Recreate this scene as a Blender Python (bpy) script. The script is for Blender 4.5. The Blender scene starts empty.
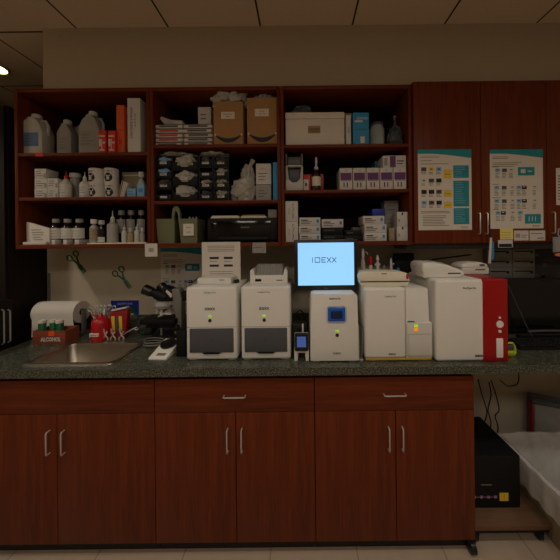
import bpy, bmesh, math, random
from mathutils import Vector, Matrix, noise
random.seed(7)
C = bpy.context.scene.collection
PI = math.pi
# ---------------------------------------------------------------- measured camera
F, PX, PY, ROLL, CZ = 265.0, 301.0, 240.6, 0.011, 1.66
def X(px, d, py=240): return ((px-PX)*math.cos(ROLL) - (py-PY)*math.sin(ROLL))*d/F
def Z(py, d, px=301): return CZ - ((px-PX)*math.sin(ROLL) + (py-PY)*math.cos(ROLL))*d/F
# ---------------------------------------------------------------- materials
MATS = {}
def L(c): return tuple(((v/255)/12.92 if v/255 <= .04045 else ((v/255+.055)/1.055)**2.4) for v in c) + (1,)
def mat(name, col, rough=.5, metal=0, emit=None, es=1, noise_amt=.06, scale=30, spec=.5, alpha=1, bump=0, trans=0):
    if name in MATS: return MATS[name]
    m = bpy.data.materials.new(name); m.use_nodes = True
    nt = m.node_tree; b = nt.nodes['Principled BSDF']
    c = L(col)
    b.inputs['Roughness'].default_value = rough; b.inputs['Metallic'].default_value = metal
    b.inputs['Specular IOR Level'].default_value = spec
    if noise_amt:
        tc = nt.nodes.new('ShaderNodeTexCoord'); n = nt.nodes.new('ShaderNodeTexNoise'); n.inputs['Scale'].default_value = scale
        n.inputs['Detail'].default_value = 4
        r = nt.nodes.new('ShaderNodeMix'); r.data_type = 'RGBA'
        r.inputs['A'].default_value = tuple(v*(1-noise_amt) for v in c[:3])+(1,)
        r.inputs['B'].default_value = tuple(min(1, v*(1+noise_amt)) for v in c[:3])+(1,)
        nt.links.new(tc.outputs['Object'], n.inputs['Vector']); nt.links.new(n.outputs['Fac'], r.inputs['Factor'])
        nt.links.new(r.outputs['Result'], b.inputs['Base Color'])
        if bump:
            bp = nt.nodes.new('ShaderNodeBump'); bp.inputs['Strength'].default_value = bump; bp.inputs['Distance'].default_value = .004
            nt.links.new(n.outputs['Fac'], bp.inputs['Height']); nt.links.new(bp.outputs['Normal'], b.inputs['Normal'])
    else: b.inputs['Base Color'].default_value = c
    if emit:
        b.inputs['Emission Color'].default_value = L(emit); b.inputs['Emission Strength'].default_value = es
    if alpha < 1: b.inputs['Alpha'].default_value = alpha
    if trans: b.inputs['Transmission Weight'].default_value = trans
    MATS[name] = m; return m
def wood(name, c1, c2, rough=.35, vertical=True, scale=1.0, spec=.4):
    m = bpy.data.materials.new(name); m.use_nodes = True; nt = m.node_tree; b = nt.nodes['Principled BSDF']
    tc = nt.nodes.new('ShaderNodeTexCoord'); mp = nt.nodes.new('ShaderNodeMapping')
    mp.inputs['Scale'].default_value = (28*scale, 28*scale, 1.6*scale) if vertical else (1.6*scale, 28*scale, 28*scale)
    n = nt.nodes.new('ShaderNodeTexNoise'); n.inputs['Scale'].default_value = 1.6; n.inputs['Detail'].default_value = 8; n.inputs['Distortion'].default_value = .6
    n2 = nt.nodes.new('ShaderNodeTexNoise'); n2.inputs['Scale'].default_value = 7; n2.inputs['Detail'].default_value = 3
    cr = nt.nodes.new('ShaderNodeValToRGB'); cr.color_ramp.elements[0].position = .3; cr.color_ramp.elements[1].position = .72
    cr.color_ramp.elements[0].color = L(c1); cr.color_ramp.elements[1].color = L(c2)
    nt.links.new(tc.outputs['Object'], mp.inputs['Vector']); nt.links.new(mp.outputs['Vector'], n.inputs['Vector']); nt.links.new(mp.outputs['Vector'], n2.inputs['Vector'])
    mx = nt.nodes.new('ShaderNodeMath'); mx.operation = 'MULTIPLY_ADD'; mx.inputs[1].default_value = .25
    nt.links.new(n2.outputs['Fac'], mx.inputs[0])
    ml = nt.nodes.new('ShaderNodeMath'); ml.operation = 'MULTIPLY'; ml.inputs[1].default_value = .78
    nt.links.new(n.outputs['Fac'], ml.inputs[0]); nt.links.new(ml.outputs[0], mx.inputs[2])
    nt.links.new(mx.outputs[0], cr.inputs['Fac']); nt.links.new(cr.outputs['Color'], b.inputs['Base Color'])
    b.inputs['Roughness'].default_value = rough; b.inputs['Specular IOR Level'].default_value = spec
    MATS[name] = m; return m
def speckle(name, base, light, dark, rough=.25, scale=170):
    m = bpy.data.materials.new(name); m.use_nodes = True; nt = m.node_tree; b = nt.nodes['Principled BSDF']
    tc = nt.nodes.new('ShaderNodeTexCoord')
    v = nt.nodes.new('ShaderNodeTexNoise'); v.inputs['Scale'].default_value = scale; v.inputs['Detail'].default_value = 3
    cr = nt.nodes.new('ShaderNodeValToRGB'); e = cr.color_ramp.elements
    e[0].position = .40; e[0].color = L(dark); e[1].position = .66; e[1].color = L(light)
    k = e.new(.5); k.color = L(base)
    nt.links.new(tc.outputs['Object'], v.inputs['Vector']); nt.links.new(v.outputs['Fac'], cr.inputs['Fac']); nt.links.new(cr.outputs['Color'], b.inputs['Base Color'])
    b.inputs['Roughness'].default_value = rough; MATS[name] = m; return m
def grid(name, base, line, sx, sy, ox, oy, w, rough, nz=.05, nscale=60, mottle=None):
    m = bpy.data.materials.new(name); m.use_nodes = True; nt = m.node_tree; b = nt.nodes['Principled BSDF']
    N = nt.nodes.new; K = nt.links.new
    tc = N('ShaderNodeTexCoord'); sp = N('ShaderNodeSeparateXYZ'); K(tc.outputs['Object'], sp.inputs[0])
    outs = []
    for ax, s, o in (('X', sx, ox), ('Y', sy, oy)):
        a = N('ShaderNodeMath'); a.operation = 'SUBTRACT'; a.inputs[1].default_value = o; K(sp.outputs[ax], a.inputs[0])
        p = N('ShaderNodeMath'); p.operation = 'PINGPONG'; p.inputs[1].default_value = s/2; K(a.outputs[0], p.inputs[0])
        l = N('ShaderNodeMath'); l.operation = 'LESS_THAN'; l.inputs[1].default_value = w/2; K(p.outputs[0], l.inputs[0]); outs.append(l)
    mxx = N('ShaderNodeMath'); mxx.operation = 'MAXIMUM'; K(outs[0].outputs[0], mxx.inputs[0]); K(outs[1].outputs[0], mxx.inputs[1])
    n = N('ShaderNodeTexNoise'); n.inputs['Scale'].default_value = nscale; n.inputs['Detail'].default_value = 5; K(tc.outputs['Object'], n.inputs['Vector'])
    r = N('ShaderNodeMix'); r.data_type = 'RGBA'; c = L(base)
    r.inputs['A'].default_value = tuple(v*(1-nz) for v in c[:3])+(1,); r.inputs['B'].default_value = tuple(min(1, v*(1+nz)) for v in c[:3])+(1,)
    K(n.outputs['Fac'], r.inputs['Factor'])
    g = N('ShaderNodeMix'); g.data_type = 'RGBA'; g.inputs['B'].default_value = L(line); K(r.outputs['Result'], g.inputs['A']); K(mxx.outputs[0], g.inputs['Factor'])
    K(g.outputs['Result'], b.inputs['Base Color']); b.inputs['Roughness'].default_value = rough; b.inputs['Specular IOR Level'].default_value = .3
    MATS[name] = m; return m

cherry = wood('cherry_wood', (84,33,14), (114,51,23), .45, spec=.2)
cherry_h = wood('cherry_wood_cross', (84,33,14), (114,51,23), .45, vertical=False, spec=.2)
cab_back = wood('back_panel_painted_shade', (25,11,8), (34,15,11), .8, spec=.1)  # near-black tone paints the shade at the back of the open cabinets
cab_in = wood('cherry_painted_shade', (52,17,9), (72,27,14), .6, spec=.15)  # cherry darkened so the colour itself holds the cabinet interior shade
boardw = wood('brown_board', (92,66,46), (120,88,62), .6, vertical=False)
crate_w = wood('crate_wood', (120,58,38), (150,78,50), .5, vertical=False, scale=2)
darkwood = wood('dark_laminate', (24,17,13), (36,26,19), .6, spec=.2)
granite = speckle('speckled_laminate', (66,70,60), (122,122,102), (34,37,32), .28, 140)
wallm = mat('wall_paint', (194,182,161), .85, scale=14, noise_amt=.03, spec=.2)
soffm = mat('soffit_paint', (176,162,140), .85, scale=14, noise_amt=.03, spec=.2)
ceilm = grid('ceiling_tile', (212,192,166), (50,40,32), .61, .61, -1.474, 1.783, .012, .95, .08, 90)
floorm = grid('vinyl_floor', (176,156,136), (128,112,96), .46, .46, .28, 1.32, .005, .4, .10, 12)
white = mat('machine_white', (228,224,216), .42, scale=6, noise_amt=.02)
white2 = mat('machine_shell', (212,208,199), .45, scale=6, noise_amt=.02)
cream = mat('cream_foam', (228,220,198), .8, scale=40, noise_amt=.08, bump=.3)
paper = mat('paper', (216,208,196), .8, scale=12, noise_amt=.05)
card_w = mat('white_card', (205,200,194), .65, scale=20, noise_amt=.06)
card_g = mat('grey_card', (150,146,140), .65, scale=20, noise_amt=.06)
black = mat('black_plastic', (20,20,21), .35, noise_amt=0)
dull_black = mat('dull_black', (13,13,14), .6, noise_amt=0, spec=.3)
screen_off = mat('screen_off', (6,6,7), .12, noise_amt=0)
dgrey = mat('dark_grey_panel', (78,80,84), .4, noise_amt=.02)
mgrey = mat('mid_grey', (120,116,108), .5, noise_amt=.04)
ink = mat('ink_grey', (92,88,86), .8, noise_amt=0)
inkd = mat('ink_dark', (34,32,34), .8, noise_amt=0)
chrome = mat('chrome', (206,204,198), .32, .55, noise_amt=0)
steel = mat('brushed_steel', (165,156,142), .36, 1, noise_amt=.08, scale=80)
red = mat('analyzer_red', (158,3,14), .35, noise_amt=.02)
redc = mat('red_plastic', (186,24,30), .4, noise_amt=.04)
orange = mat('orange_card', (214,92,46), .6, noise_amt=.08)
redcard = mat('red_card', (206,52,36), .6, noise_amt=.06)
blue = mat('window_blue', (24,96,196), .3, noise_amt=.02)
blue_d = mat('window_deep_blue', (10,40,96), .3, noise_amt=0)
bluec = mat('blue_card', (44,140,196), .55, noise_amt=.05)
lblue = mat('light_blue_card', (128,170,204), .6, noise_amt=.05)
teal = mat('teal_print', (18,136,150), .6, noise_amt=.03)
yellow = mat('yellow_card', (222,186,40), .6, noise_amt=.04)
post = mat('yellow_note', (232,214,120), .8, noise_amt=.03)
purple = mat('purple_print', (96,44,104), .6, noise_amt=0)
green = mat('green_plastic', (12,92,50), .4, noise_amt=.04)
sage = mat('sage_plastic', (112,116,86), .5, noise_amt=.03)
lime = mat('lime_plastic', (186,204,40), .4, noise_amt=.03)
card = mat('brown_cardboard', (166,124,78), .85, noise_amt=.07, scale=30)
navy = mat('navy_print', (26,34,50), .7, noise_amt=0)
signblue = mat('sign_blue', (18,44,150), .5, noise_amt=.02)
bottle_brown = mat('amber_glass', (26,14,12), .15, noise_amt=0)
milky = mat('milky_plastic', (186,184,176), .4, noise_amt=.05)
milky_g = mat('grey_milky_plastic', (152,150,144), .4, noise_amt=.05)
clear = mat('clear_plastic', (200,200,196), .2, noise_amt=.2, scale=18, alpha=.42)
liner = mat('bin_liner', (228,224,220), .35, noise_amt=.3, alpha=.6, bump=.5, scale=14)
bagm = mat('crinkled_plastic', (206,202,192), .22, noise_amt=.35, scale=22, alpha=.66, bump=.6)
bagd = mat('smoky_plastic', (92,100,104), .2, noise_amt=.5, scale=24, alpha=.6, bump=.6)
glass = mat('clear_glass', (210,220,220), .05, noise_amt=0, alpha=.35)
wicker = mat('wicker', (136,120,96), .75, noise_amt=.3, scale=120, bump=.8)
tan = mat('tan_card', (150,132,104), .7, noise_amt=.05)
led = mat('green_led', (150,220,30), .4, noise_amt=0, emit=(150,225,30), es=.55)
orange_l = mat('orange_led', (255,150,20), .4, noise_amt=0, emit=(255,150,30), es=.45)
scr = mat('lit_screen', (120,180,230), .3, noise_amt=0, emit=(150,208,255), es=.88)
scr_small = mat('lit_handheld_screen', (70,100,170), .3, noise_amt=0, emit=(80,110,190), es=.30)
lampm = mat('lamp_glow', (255,230,190), .4, noise_amt=0, emit=(255,222,160), es=6)
kick = mat('kick_black', (28,22,18), .6, noise_amt=.05)
pinkm = mat('skin_orange', (222,120,66), .6, noise_amt=.05)
gemstone = mat('clamp_green', (44,96,60), .35, .3, noise_amt=.03)
gun = mat('clamp_dark', (40,38,34), .3, .6, noise_amt=0)
screenink = mat('screen_letters', (30,60,96), .5, noise_amt=0)
# ---------------------------------------------------------------- mesh builder
class MB:
    def __init__(s): s.bm = bmesh.new()
    def _merge(s, t, m, M=None, smooth=False):
        if M is not None: bmesh.ops.transform(t, matrix=M, verts=t.verts)
        vs = {v: s.bm.verts.new(v.co) for v in t.verts}
        for f in t.faces:
            try: g = s.bm.faces.new([vs[v] for v in f.verts])
            except ValueError: continue
            g.material_index = m; g.smooth = smooth
        t.free(); return s
    def box(s, x0, x1, y0, y1, z0, z1, bev=0, m=0, seg=2, M=None):
        t = bmesh.new(); bmesh.ops.create_cube(t, size=1)
        for v in t.verts:
            v.co = Vector(((x0+x1)/2+v.co.x*(x1-x0), (y0+y1)/2+v.co.y*(y1-y0), (z0+z1)/2+v.co.z*(z1-z0)))
        if bev: bmesh.ops.bevel(t, geom=t.edges[:], offset=bev, segments=seg, profile=.5, affect='EDGES')
        return s._merge(t, m, M, bool(bev))
    def lathe(s, prof, n=20, c=(0,0,0), m=0, M=None, sx=1, sy=1, cap=True):
        t = bmesh.new(); rings = []
        for r, z in prof:
            rings.append([t.verts.new((c[0]+sx*r*math.cos(2*PI*k/n), c[1]+sy*r*math.sin(2*PI*k/n), c[2]+z)) for k in range(n)])
        for a, b in zip(rings, rings[1:]):
            for k in range(n): t.faces.new((a[k], a[(k+1)%n], b[(k+1)%n], b[k]))
        if cap: t.faces.new(rings[0][::-1]); t.faces.new(rings[-1])
        return s._merge(t, m, M, True)
    def prism(s, pts, y0, y1, axis='y', bev=0, m=0, M=None, smooth=False):
        t = bmesh.new(); A = []; B = []
        for a, b in pts:
            if axis == 'y': A.append(t.verts.new((a, y0, b))); B.append(t.verts.new((a, y1, b)))
            elif axis == 'x': A.append(t.verts.new((y0, a, b))); B.append(t.verts.new((y1, a, b)))
            else: A.append(t.verts.new((a, b, y0))); B.append(t.verts.new((a, b, y1)))
        t.faces.new(A); t.faces.new(B[::-1]); n = len(A)
        for k in range(n): t.faces.new((A[k], B[k], B[(k+1)%n], A[(k+1)%n]))
        bmesh.ops.recalc_face_normals(t, faces=t.faces)
        if bev: bmesh.ops.bevel(t, geom=t.edges[:], offset=bev, segments=2, profile=.5, affect='EDGES')
        return s._merge(t, m, M, bool(bev) or smooth)
    def tube(s, pts, r, n=8, m=0, M=None):
        t = bmesh.new(); P = [Vector(p) for p in pts]; rings = []; up = None
        for i, p in enumerate(P):
            d = (P[min(i+1, len(P)-1)]-P[max(i-1, 0)]).normalized()
            if up is None: up = Vector((0,0,1)) if abs(d.z) < .9 else Vector((1,0,0))
            a = d.cross(up).normalized(); b = a.cross(d).normalized(); up = b
            rr = r[i] if isinstance(r, (list, tuple)) else r
            rings.append([t.verts.new(p+rr*(math.cos(2*PI*k/n)*a+math.sin(2*PI*k/n)*b)) for k in range(n)])
        for a, b in zip(rings, rings[1:]):
            for k in range(n): t.faces.new((a[k], a[(k+1)%n], b[(k+1)%n], b[k]))
        t.faces.new(rings[0][::-1]); t.faces.new(rings[-1]); bmesh.ops.recalc_face_normals(t, faces=t.faces)
        return s._merge(t, m, M, True)
    def blob(s, sx, sy, sz, c=(0,0,0), amp=.25, fr=3, m=0, seed=0, sub=4, flat=True, facet=False):
        t = bmesh.new(); bmesh.ops.create_icosphere(t, subdivisions=sub, radius=1)
        for v in t.verts:
            q = v.co*fr + Vector((seed*7.3, seed*3.1, 0))
            k = 1+amp*(noise.noise(q)+.6*abs(noise.noise(q*2.7)))
            w = v.co*k
            if flat and w.z < -.8: w.z = -.8
            v.co = Vector((c[0]+sx*w.x, c[1]+sy*w.y, c[2]+sz*w.z))
        return s._merge(t, m, None, not facet)
    def sheet(s, x0, x1, z0, z1, y, m=0, th=.0006, curl=0):      # thin upright rectangle facing -y
        return s.box(x0, x1, y-th, y, z0, z1, 0, m)
    def text(s, body, size, x, z, y, m=0, sx=1, M=None, bold=0):
        cu = bpy.data.curves.new('lettering', 'FONT'); cu.body = body; cu.size = size; cu.align_x = 'CENTER'; cu.align_y = 'CENTER'; cu.offset = bold
        cu.resolution_u = 2; cu.extrude = .0003
        o = bpy.data.objects.new('lettering', cu); C.objects.link(o)
        dg = bpy.context.evaluated_depsgraph_get(); me = bpy.data.meshes.new_from_object(o.evaluated_get(dg))
        t = bmesh.new(); t.from_mesh(me)
        T = Matrix.Translation((x, y, z)) @ Matrix.Rotation(PI/2, 4, 'X') @ Matrix.Scale(sx, 4, (1,0,0))
        bpy.data.objects.remove(o); bpy.data.curves.remove(cu); bpy.data.meshes.remove(me)
        return s._merge(t, m, T if M is None else M @ T)
    def build(s, name, mats, parent=None, loc=(0,0,0), rz=0, ang=35):
        me = bpy.data.meshes.new(name)
        if parent is None or True: bmesh.ops.recalc_face_normals(s.bm, faces=s.bm.faces) if False else None
        s.bm.to_mesh(me); s.bm.free()
        for q in (mats if isinstance(mats, (list, tuple)) else [mats]): me.materials.append(q)
        me.set_sharp_from_angle(angle=math.radians(ang))
        o = bpy.data.objects.new(name, me); C.objects.link(o); o.location = loc; o.rotation_euler = (0,0,rz)
        if parent: o.parent = parent
        return o
def tag(o, label, cat, group=None):
    o['label'] = label; o['category'] = cat
    if group: o['group'] = group
    return o
def thing(name, label, cat, loc=(0,0,0), rz=0, group=None):
    o = bpy.data.objects.new(name, None); C.objects.link(o); o.empty_display_size = .05
    o.location = loc; o.rotation_euler = (0,0,rz); return tag(o, label, cat, group)
def struct(o): o['kind'] = 'structure'; return o
def copy_tree(o, loc=None, label=None, group=None, parent=None, rz=None):
    c = o.copy(); C.objects.link(c)
    if parent: c.parent = parent
    for ch in list(o.children): copy_tree(ch, parent=c)
    if loc is not None: c.location = loc
    if rz is not None: c.rotation_euler = (0,0,rz)
    if label: c['label'] = label
    if group: c['group'] = group
    return c
def span(p0, p1, d, py): return X(p0, d, py), X(p1, d, py)

# ================================================================= SETTING
WALL = 2.05; UF = 1.69; BF = 1.39; CT = 1.004
CEIL = 3.084
struct(MB().box(-3.6, 3.6, -2.6, 3.6, -.1, 0).build('floor', floorm))
struct(MB().box(-3.6, 3.6, -2.6, 3.6, CEIL, CEIL+.1).build('ceiling', ceilm))
struct(MB().box(-1.965, 3.6, WALL, WALL+.12, 0, CEIL).build('wall_back', wallm))
struct(MB().box(-3.1, -2.98, -2.5, 3.5, 0, CEIL).build('wall_left', wallm))
struct(MB().box(-2.98, -1.965, 3.2, 3.32, 0, CEIL).build('wall_recess', wallm))
struct(MB().box(2.75, 2.87, -2.5, 2.05, 0, CEIL).build('wall_right', wallm))
struct(MB().box(-3.1, 2.87, -2.6, -2.48, 0, CEIL).build('wall_front', wallm))
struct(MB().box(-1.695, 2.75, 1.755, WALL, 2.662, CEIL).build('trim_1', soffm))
UT = 2.648; UB = 1.626
# plastic corner guard on the wall end
tag(MB().box(-1.965, -1.94, WALL-.004, WALL, 1.10, 1.43, .001).build('corner_guard', mgrey), 'narrow grey guard strip on the wall end left of the green clamps', 'corner guard')

# ================================================================= UPPER OPEN BOOKCASES
def bookcase(x0, x1, s1, s2, label):
    d0, d1 = UF, WALL-.004
    t = thing('open_wall_cabinet', label, 'cabinet', ((x0+x1)/2, (d0+d1)/2, UB), group='open wall cabinets over the counter')
    w = (x1-x0)/2-.0015; h = UT-UB; dd = (d1-d0)/2; T = .02
    for sgn in (-1, 1):
        a, b = sorted((sgn*w, sgn*(w-T)))
        MB().box(a, b, -dd, dd, 0, h, .001).build('side_panel', cherry, t)
    MB().box(-w+T, w-T, -dd, dd, h-.022, h, .001).build('top_panel', cherry_h, t)
    MB().box(-w+T, w-T, -dd, dd, 0, .026, .001).build('bottom_panel', cherry_h, t)
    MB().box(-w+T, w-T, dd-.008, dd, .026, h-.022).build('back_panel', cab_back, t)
    for z in (s1, s2):
        MB().box(-w+T, w-T, -dd+.002, dd-.008, z-UB-.01, z-UB+.01, .001).build('shelf', cherry_h, t)
    return t
LX = (-1.822, -.957); MX = (-.957, -.124); RX = (-.124, .715)
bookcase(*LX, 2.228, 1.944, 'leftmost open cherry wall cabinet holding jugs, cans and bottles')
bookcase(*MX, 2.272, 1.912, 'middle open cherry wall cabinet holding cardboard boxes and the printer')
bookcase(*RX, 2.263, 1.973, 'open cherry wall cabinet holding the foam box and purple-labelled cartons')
SL = (2.238, 1.954, UB+.026); SM = (2.282, 1.922, UB+.026); SR = (2.273, 1.983, UB+.026)

def handle(L_, parent, x, y, z, horiz=False, name='handle'):
    mb = MB(); r = .0038; s = .022
    if horiz:
        mb.tube([(-L_/2,0,0),(-L_/2,-s*.8,0),(-L_/2+.006,-s,0),(L_/2-.006,-s,0),(L_/2,-s*.8,0),(L_/2,0,0)], r)
    else:
        mb.tube([(0,0,-L_/2),(0,-s*.8,-L_/2),(0,-s,-L_/2+.006),(0,-s,L_/2-.006),(0,-s*.8,L_/2),(0,0,L_/2)], r)
    return mb.build(name, chrome, parent, (x,y,z))

def door_cabinet(x0, x1, doors, label):
    f = 1.672; d1 = WALL-.004; yc = (f+d1)/2
    t = thing('wall_cabinet', label, 'cabinet', ((x0+x1)/2, yc, UB+.004), group='closed wall cabinets')
    w = (x1-x0)/2-.001; h = 2.655-UB
    MB().box(-w, w, f+.022-yc, d1-yc, 0, h, .001).build('body', cherry, t)
    for a, b, hx in doors:
        cx = (a+b)/2-(x0+x1)/2; hw = (b-a)/2-.0018
        dr = MB().box(-hw, hw, 0, .02, .003, h-.004, .0015).build('door', cherry, t, (cx, f-yc, 0))
        handle(.13, dr, hx-(x0+x1)/2-cx, 0, .105+ .02)
D1 = X(481, 1.672, 150); D2 = X(546.5, 1.672, 150)
door_cabinet(.716, D2, [(.716, D1, X(478,1.672,220)), (D1, D2, X(485.5,1.672,220))], 'closed cherry wall cabinet with two instruction posters on its doors')
door_cabinet(D2, D2+.47, [(D2, D2+.47, X(552,1.672,220))], 'closed cherry wall cabinet cut off by the right edge of the view')
tag(MB().box(.716, 2.2, 1.80, WALL-.004, UB-.034, UB+.003, .002).build('light_rail', dgrey), 'dim grey rail under the closed wall cabinets', 'rail')

# ================================================================= BASE CABINETS
def base_cabinet(x0, x1, split, drawer_handle, hx, label):
    yc = (BF+2.03)/2; t = thing('base_cabinet', label, 'cabinet', ((x0+x1)/2, yc, 0), group='base cabinets under the worktop')
    cx = (x0+x1)/2; w = (x1-x0)/2-.001; zb, zt = .078, .962
    y0, y1 = BF+.022-yc, 2.04-yc
    for sgn in (-1, 1):
        a, b = sorted((sgn*w, sgn*(w-.018))); MB().box(a, b, y0, y1, zb, zt, .001).build('side_panel', cherry, t)
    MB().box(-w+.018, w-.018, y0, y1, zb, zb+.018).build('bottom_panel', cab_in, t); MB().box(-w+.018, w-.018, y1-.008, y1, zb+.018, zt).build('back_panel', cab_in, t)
    MB().box(-w+.018, w-.018, y0, y0+.02, zt-.03, zt).build('front_rail', cherry_h, t)
    MB().box(-w, w, BF+.045-yc, 2.03-yc, 0, zb).build('toe_kick', kick, t)
    zd = .763
    dr = MB().box(-w+.001, w-.001, 0, .02, zd+.0015, .938, .0015).build('drawer' if drawer_handle else 'false_front', cherry_h, t, (0, BF-yc, 0))
    if drawer_handle: handle(.112, dr, drawer_handle-cx, 0, (zd+.938)/2+.001, True)
    for a, b, h in ((x0, split, hx[0]), (split, x1, hx[1])):
        dc = (a+b)/2; hw = (b-a)/2-.0018
        dd = MB().box(-hw, hw, 0, .02, zb+.002, zd-.0015, .0015).build('door', cherry, t, (dc-cx, BF-yc, 0))
        handle(.118, dd, h-dc, 0, .62)
B0, B1, B2, B3 = -1.84, -.778, .0614, .90
base_cabinet(B0, B1, X(57,BF,450), None, (X(45,BF-.026,440), X(60,BF-.026,440)), 'cherry base cabinet below the sink, with plain false front')
base_cabinet(B1, B2, X(236,BF,450), X(233.5,BF-.026,396), (X(226.5,BF-.026,440), X(241,BF-.026,440)), 'cherry base cabinet with drawer below the two white twin analyzers')
base_cabinet(B2, B3, X(396,BF,450), X(396,BF-.026,394), (X(390,BF-.026,436), X(403.8,BF-.026,436)), 'cherry base cabinet with drawer beside the open knee space')

# ================================================================= WORKTOP + SINK
SK = (-1.50, -1.04, 1.445, 1.725)
TF, TX0, TX1 = 1.365, -1.845, 2.7
mb = MB()
mb.box(TX0, SK[0], TF, WALL-.003, CT-.04, CT); mb.box(SK[1], TX1, TF, WALL-.003, CT-.04, CT)
mb.box(SK[0], SK[1], TF, SK[2], CT-.04, CT); mb.box(SK[0], SK[1], SK[3], WALL-.003, CT-.04, CT)
tag(mb.build('worktop', granite), 'long dark speckled laminate worktop carrying the analyzers and sink', 'worktop')
tag(MB().box(-1.84, TX1, WALL-.026, WALL-.003, CT, CT+.10, .002).build('backsplash', granite), 'low dark speckled upstand along the back of the worktop', 'backsplash')
tag(MB().box(2.62, 2.7, 1.42, 2.03, 0, CT-.04).build('support_panel', cherry), 'cherry end panel holding up the far right end of the worktop', 'panel')
t = thing('sink', 'stainless steel drop-in sink at the left of the worktop', 'sink', ((SK[0]+SK[1])/2, (SK[2]+SK[3])/2, CT))
hw, hd = (SK[1]-SK[0])/2, (SK[3]-SK[2])/2
mb = MB(); r = .022; b_ = mb.bm
def rrect(hx, hy, rad, z, n=5):
    P = []
    for cx, cy, a0 in ((hx-rad, hy-rad, 0), (-hx+rad, hy-rad, PI/2), (-hx+rad, -hy+rad, PI), (hx-rad, -hy+rad, 3*PI/2)):
        for k in range(n+1):
            a = a0+PI/2*k/n; P.append(b_.verts.new((cx+rad*math.cos(a), cy+rad*math.sin(a), z)))
    return P
def loft(rs, capb=True):
    for A, B in zip(rs, rs[1:]):
        for k in range(len(A)):
            f = b_.faces.new((A[k], A[(k+1)%len(A)], B[(k+1)%len(A)], B[k])); f.smooth = True
    if capb: b_.faces.new(rs[-1])
loft([rrect(hw+r, hd+r, .03, .0005), rrect(hw+r-.003, hd+r-.003, .03, .006), rrect(hw-.004, hd-.004, .04, .004), rrect(hw-.008, hd-.008, .04, -.01), rrect(hw-.03, hd-.03, .05, -.15), rrect(hw-.05, hd-.05, .05, -.165)])
mb.build('basin', steel, t, ang=60)
MB().lathe([(.0, .002), (.028, .002), (.03, 0)], 20, (0, 0, -.164)).build('drain', chrome, t)
t = thing('faucet', 'chrome gooseneck faucet behind the sink, partly hidden by scissors', 'faucet', (X(108,1.97,330), 1.985, CT))
MB().lathe([(.026,0),(.026,.012),(.014,.02),(.014,.08)], 18).build('base', chrome, t)
MB().tube([(0,0,.06),(0,0,.15),(.006,-.02,.185),(.02,-.055,.195),(.028,-.085,.18),(.03,-.095,.14)], .009, 10).build('spout', chrome, t)
MB().tube([(.012,0,.05),(.035,-.01,.065),(.05,-.02,.085)], [.008,.006,.005]).build('lever', chrome, t)

# ================================================================= GENERIC ITEMS
def carton(name, w, d, h, m, label, cat, loc, prints=(), rz=0, group=None, bev=.0015, flap=True):
    """cardboard box with front print; base centre at loc. prints: (x0,x1,z0,z1,mat) in 0..1, or ('t',text,size,x,z,mat)"""
    mats = [m]; mb = MB(); mb.box(-w/2, w/2, -d/2, d/2, 0, h, bev)
    if flap:
        mats.append(inkd); mb.box(-w/2+.002, w/2-.002, -.0006, .0006, h-.0002, h+.0003, 0, 1)
    for p in prints:
        pm = p[-1]
        if pm not in mats: mats.append(pm)
        i = mats.index(pm)
        if p[0] == 't': mb.text(p[1], p[2], (p[3]-.5)*w, p[4]*h, -d/2-.0008, i)
        elif p[0] == 'v': mb.text(p[1], p[2], 0, 0, 0, i, M=Matrix.Translation(((p[3]-.5)*w, -d/2-.0008, p[4]*h)) @ Matrix.Rotation(-PI/2, 4, 'Y'))
        else: mb.box((p[0]-.5)*w, (p[1]-.5)*w, -d/2-.0006-.0003*(mats.index(pm)%4), -d/2+.001, p[2]*h, p[3]*h, 0, i)
    o = mb.build(name, mats, None, loc, rz); return tag(o, label, cat, group)
def at_px(p0, p1, py0, py1, d, zb):
    """front-face pixel span at depth d -> centre x, width, height over base zb"""
    xa, xb = X(p0, d, (py0+py1)/2), X(p1, d, (py0+py1)/2)
    return (xa+xb)/2, xb-xa, Z(py0, d, (p0+p1)/2)-zb
def lines(n, x0=.15, x1=.85, z0=.2, z1=.7, m=ink, th=.02):
    out = []
    for k in range(n):
        z = z0+(z1-z0)*k/max(1, n-1); out.append((x0, x0+(x1-x0)*random.uniform(.55, 1), z, z+th, m))
    return out
def pbox(name, p0, p1, py0, py1, d, zb, depth, m, label, cat, prints=(), group=None, rz=0, **k):
    x, w, h = at_px(p0, p1, py0, py1, d, zb); q = (py0+py1)/2; e = depth*.35
    if p1 < PX: xa, xb = X(p0, d, q), X(p1, d+e, q)
    elif p0 > PX: xa, xb = X(p0, d+e, q), X(p1, d, q)
    else: xa, xb = X(p0, d, q), X(p1, d, q)
    x, w = (xa+xb)/2, xb-xa
    return carton(name, w, depth, h, m, label, cat, (x, d+depth/2, zb), prints, rz, group, **k)
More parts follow.
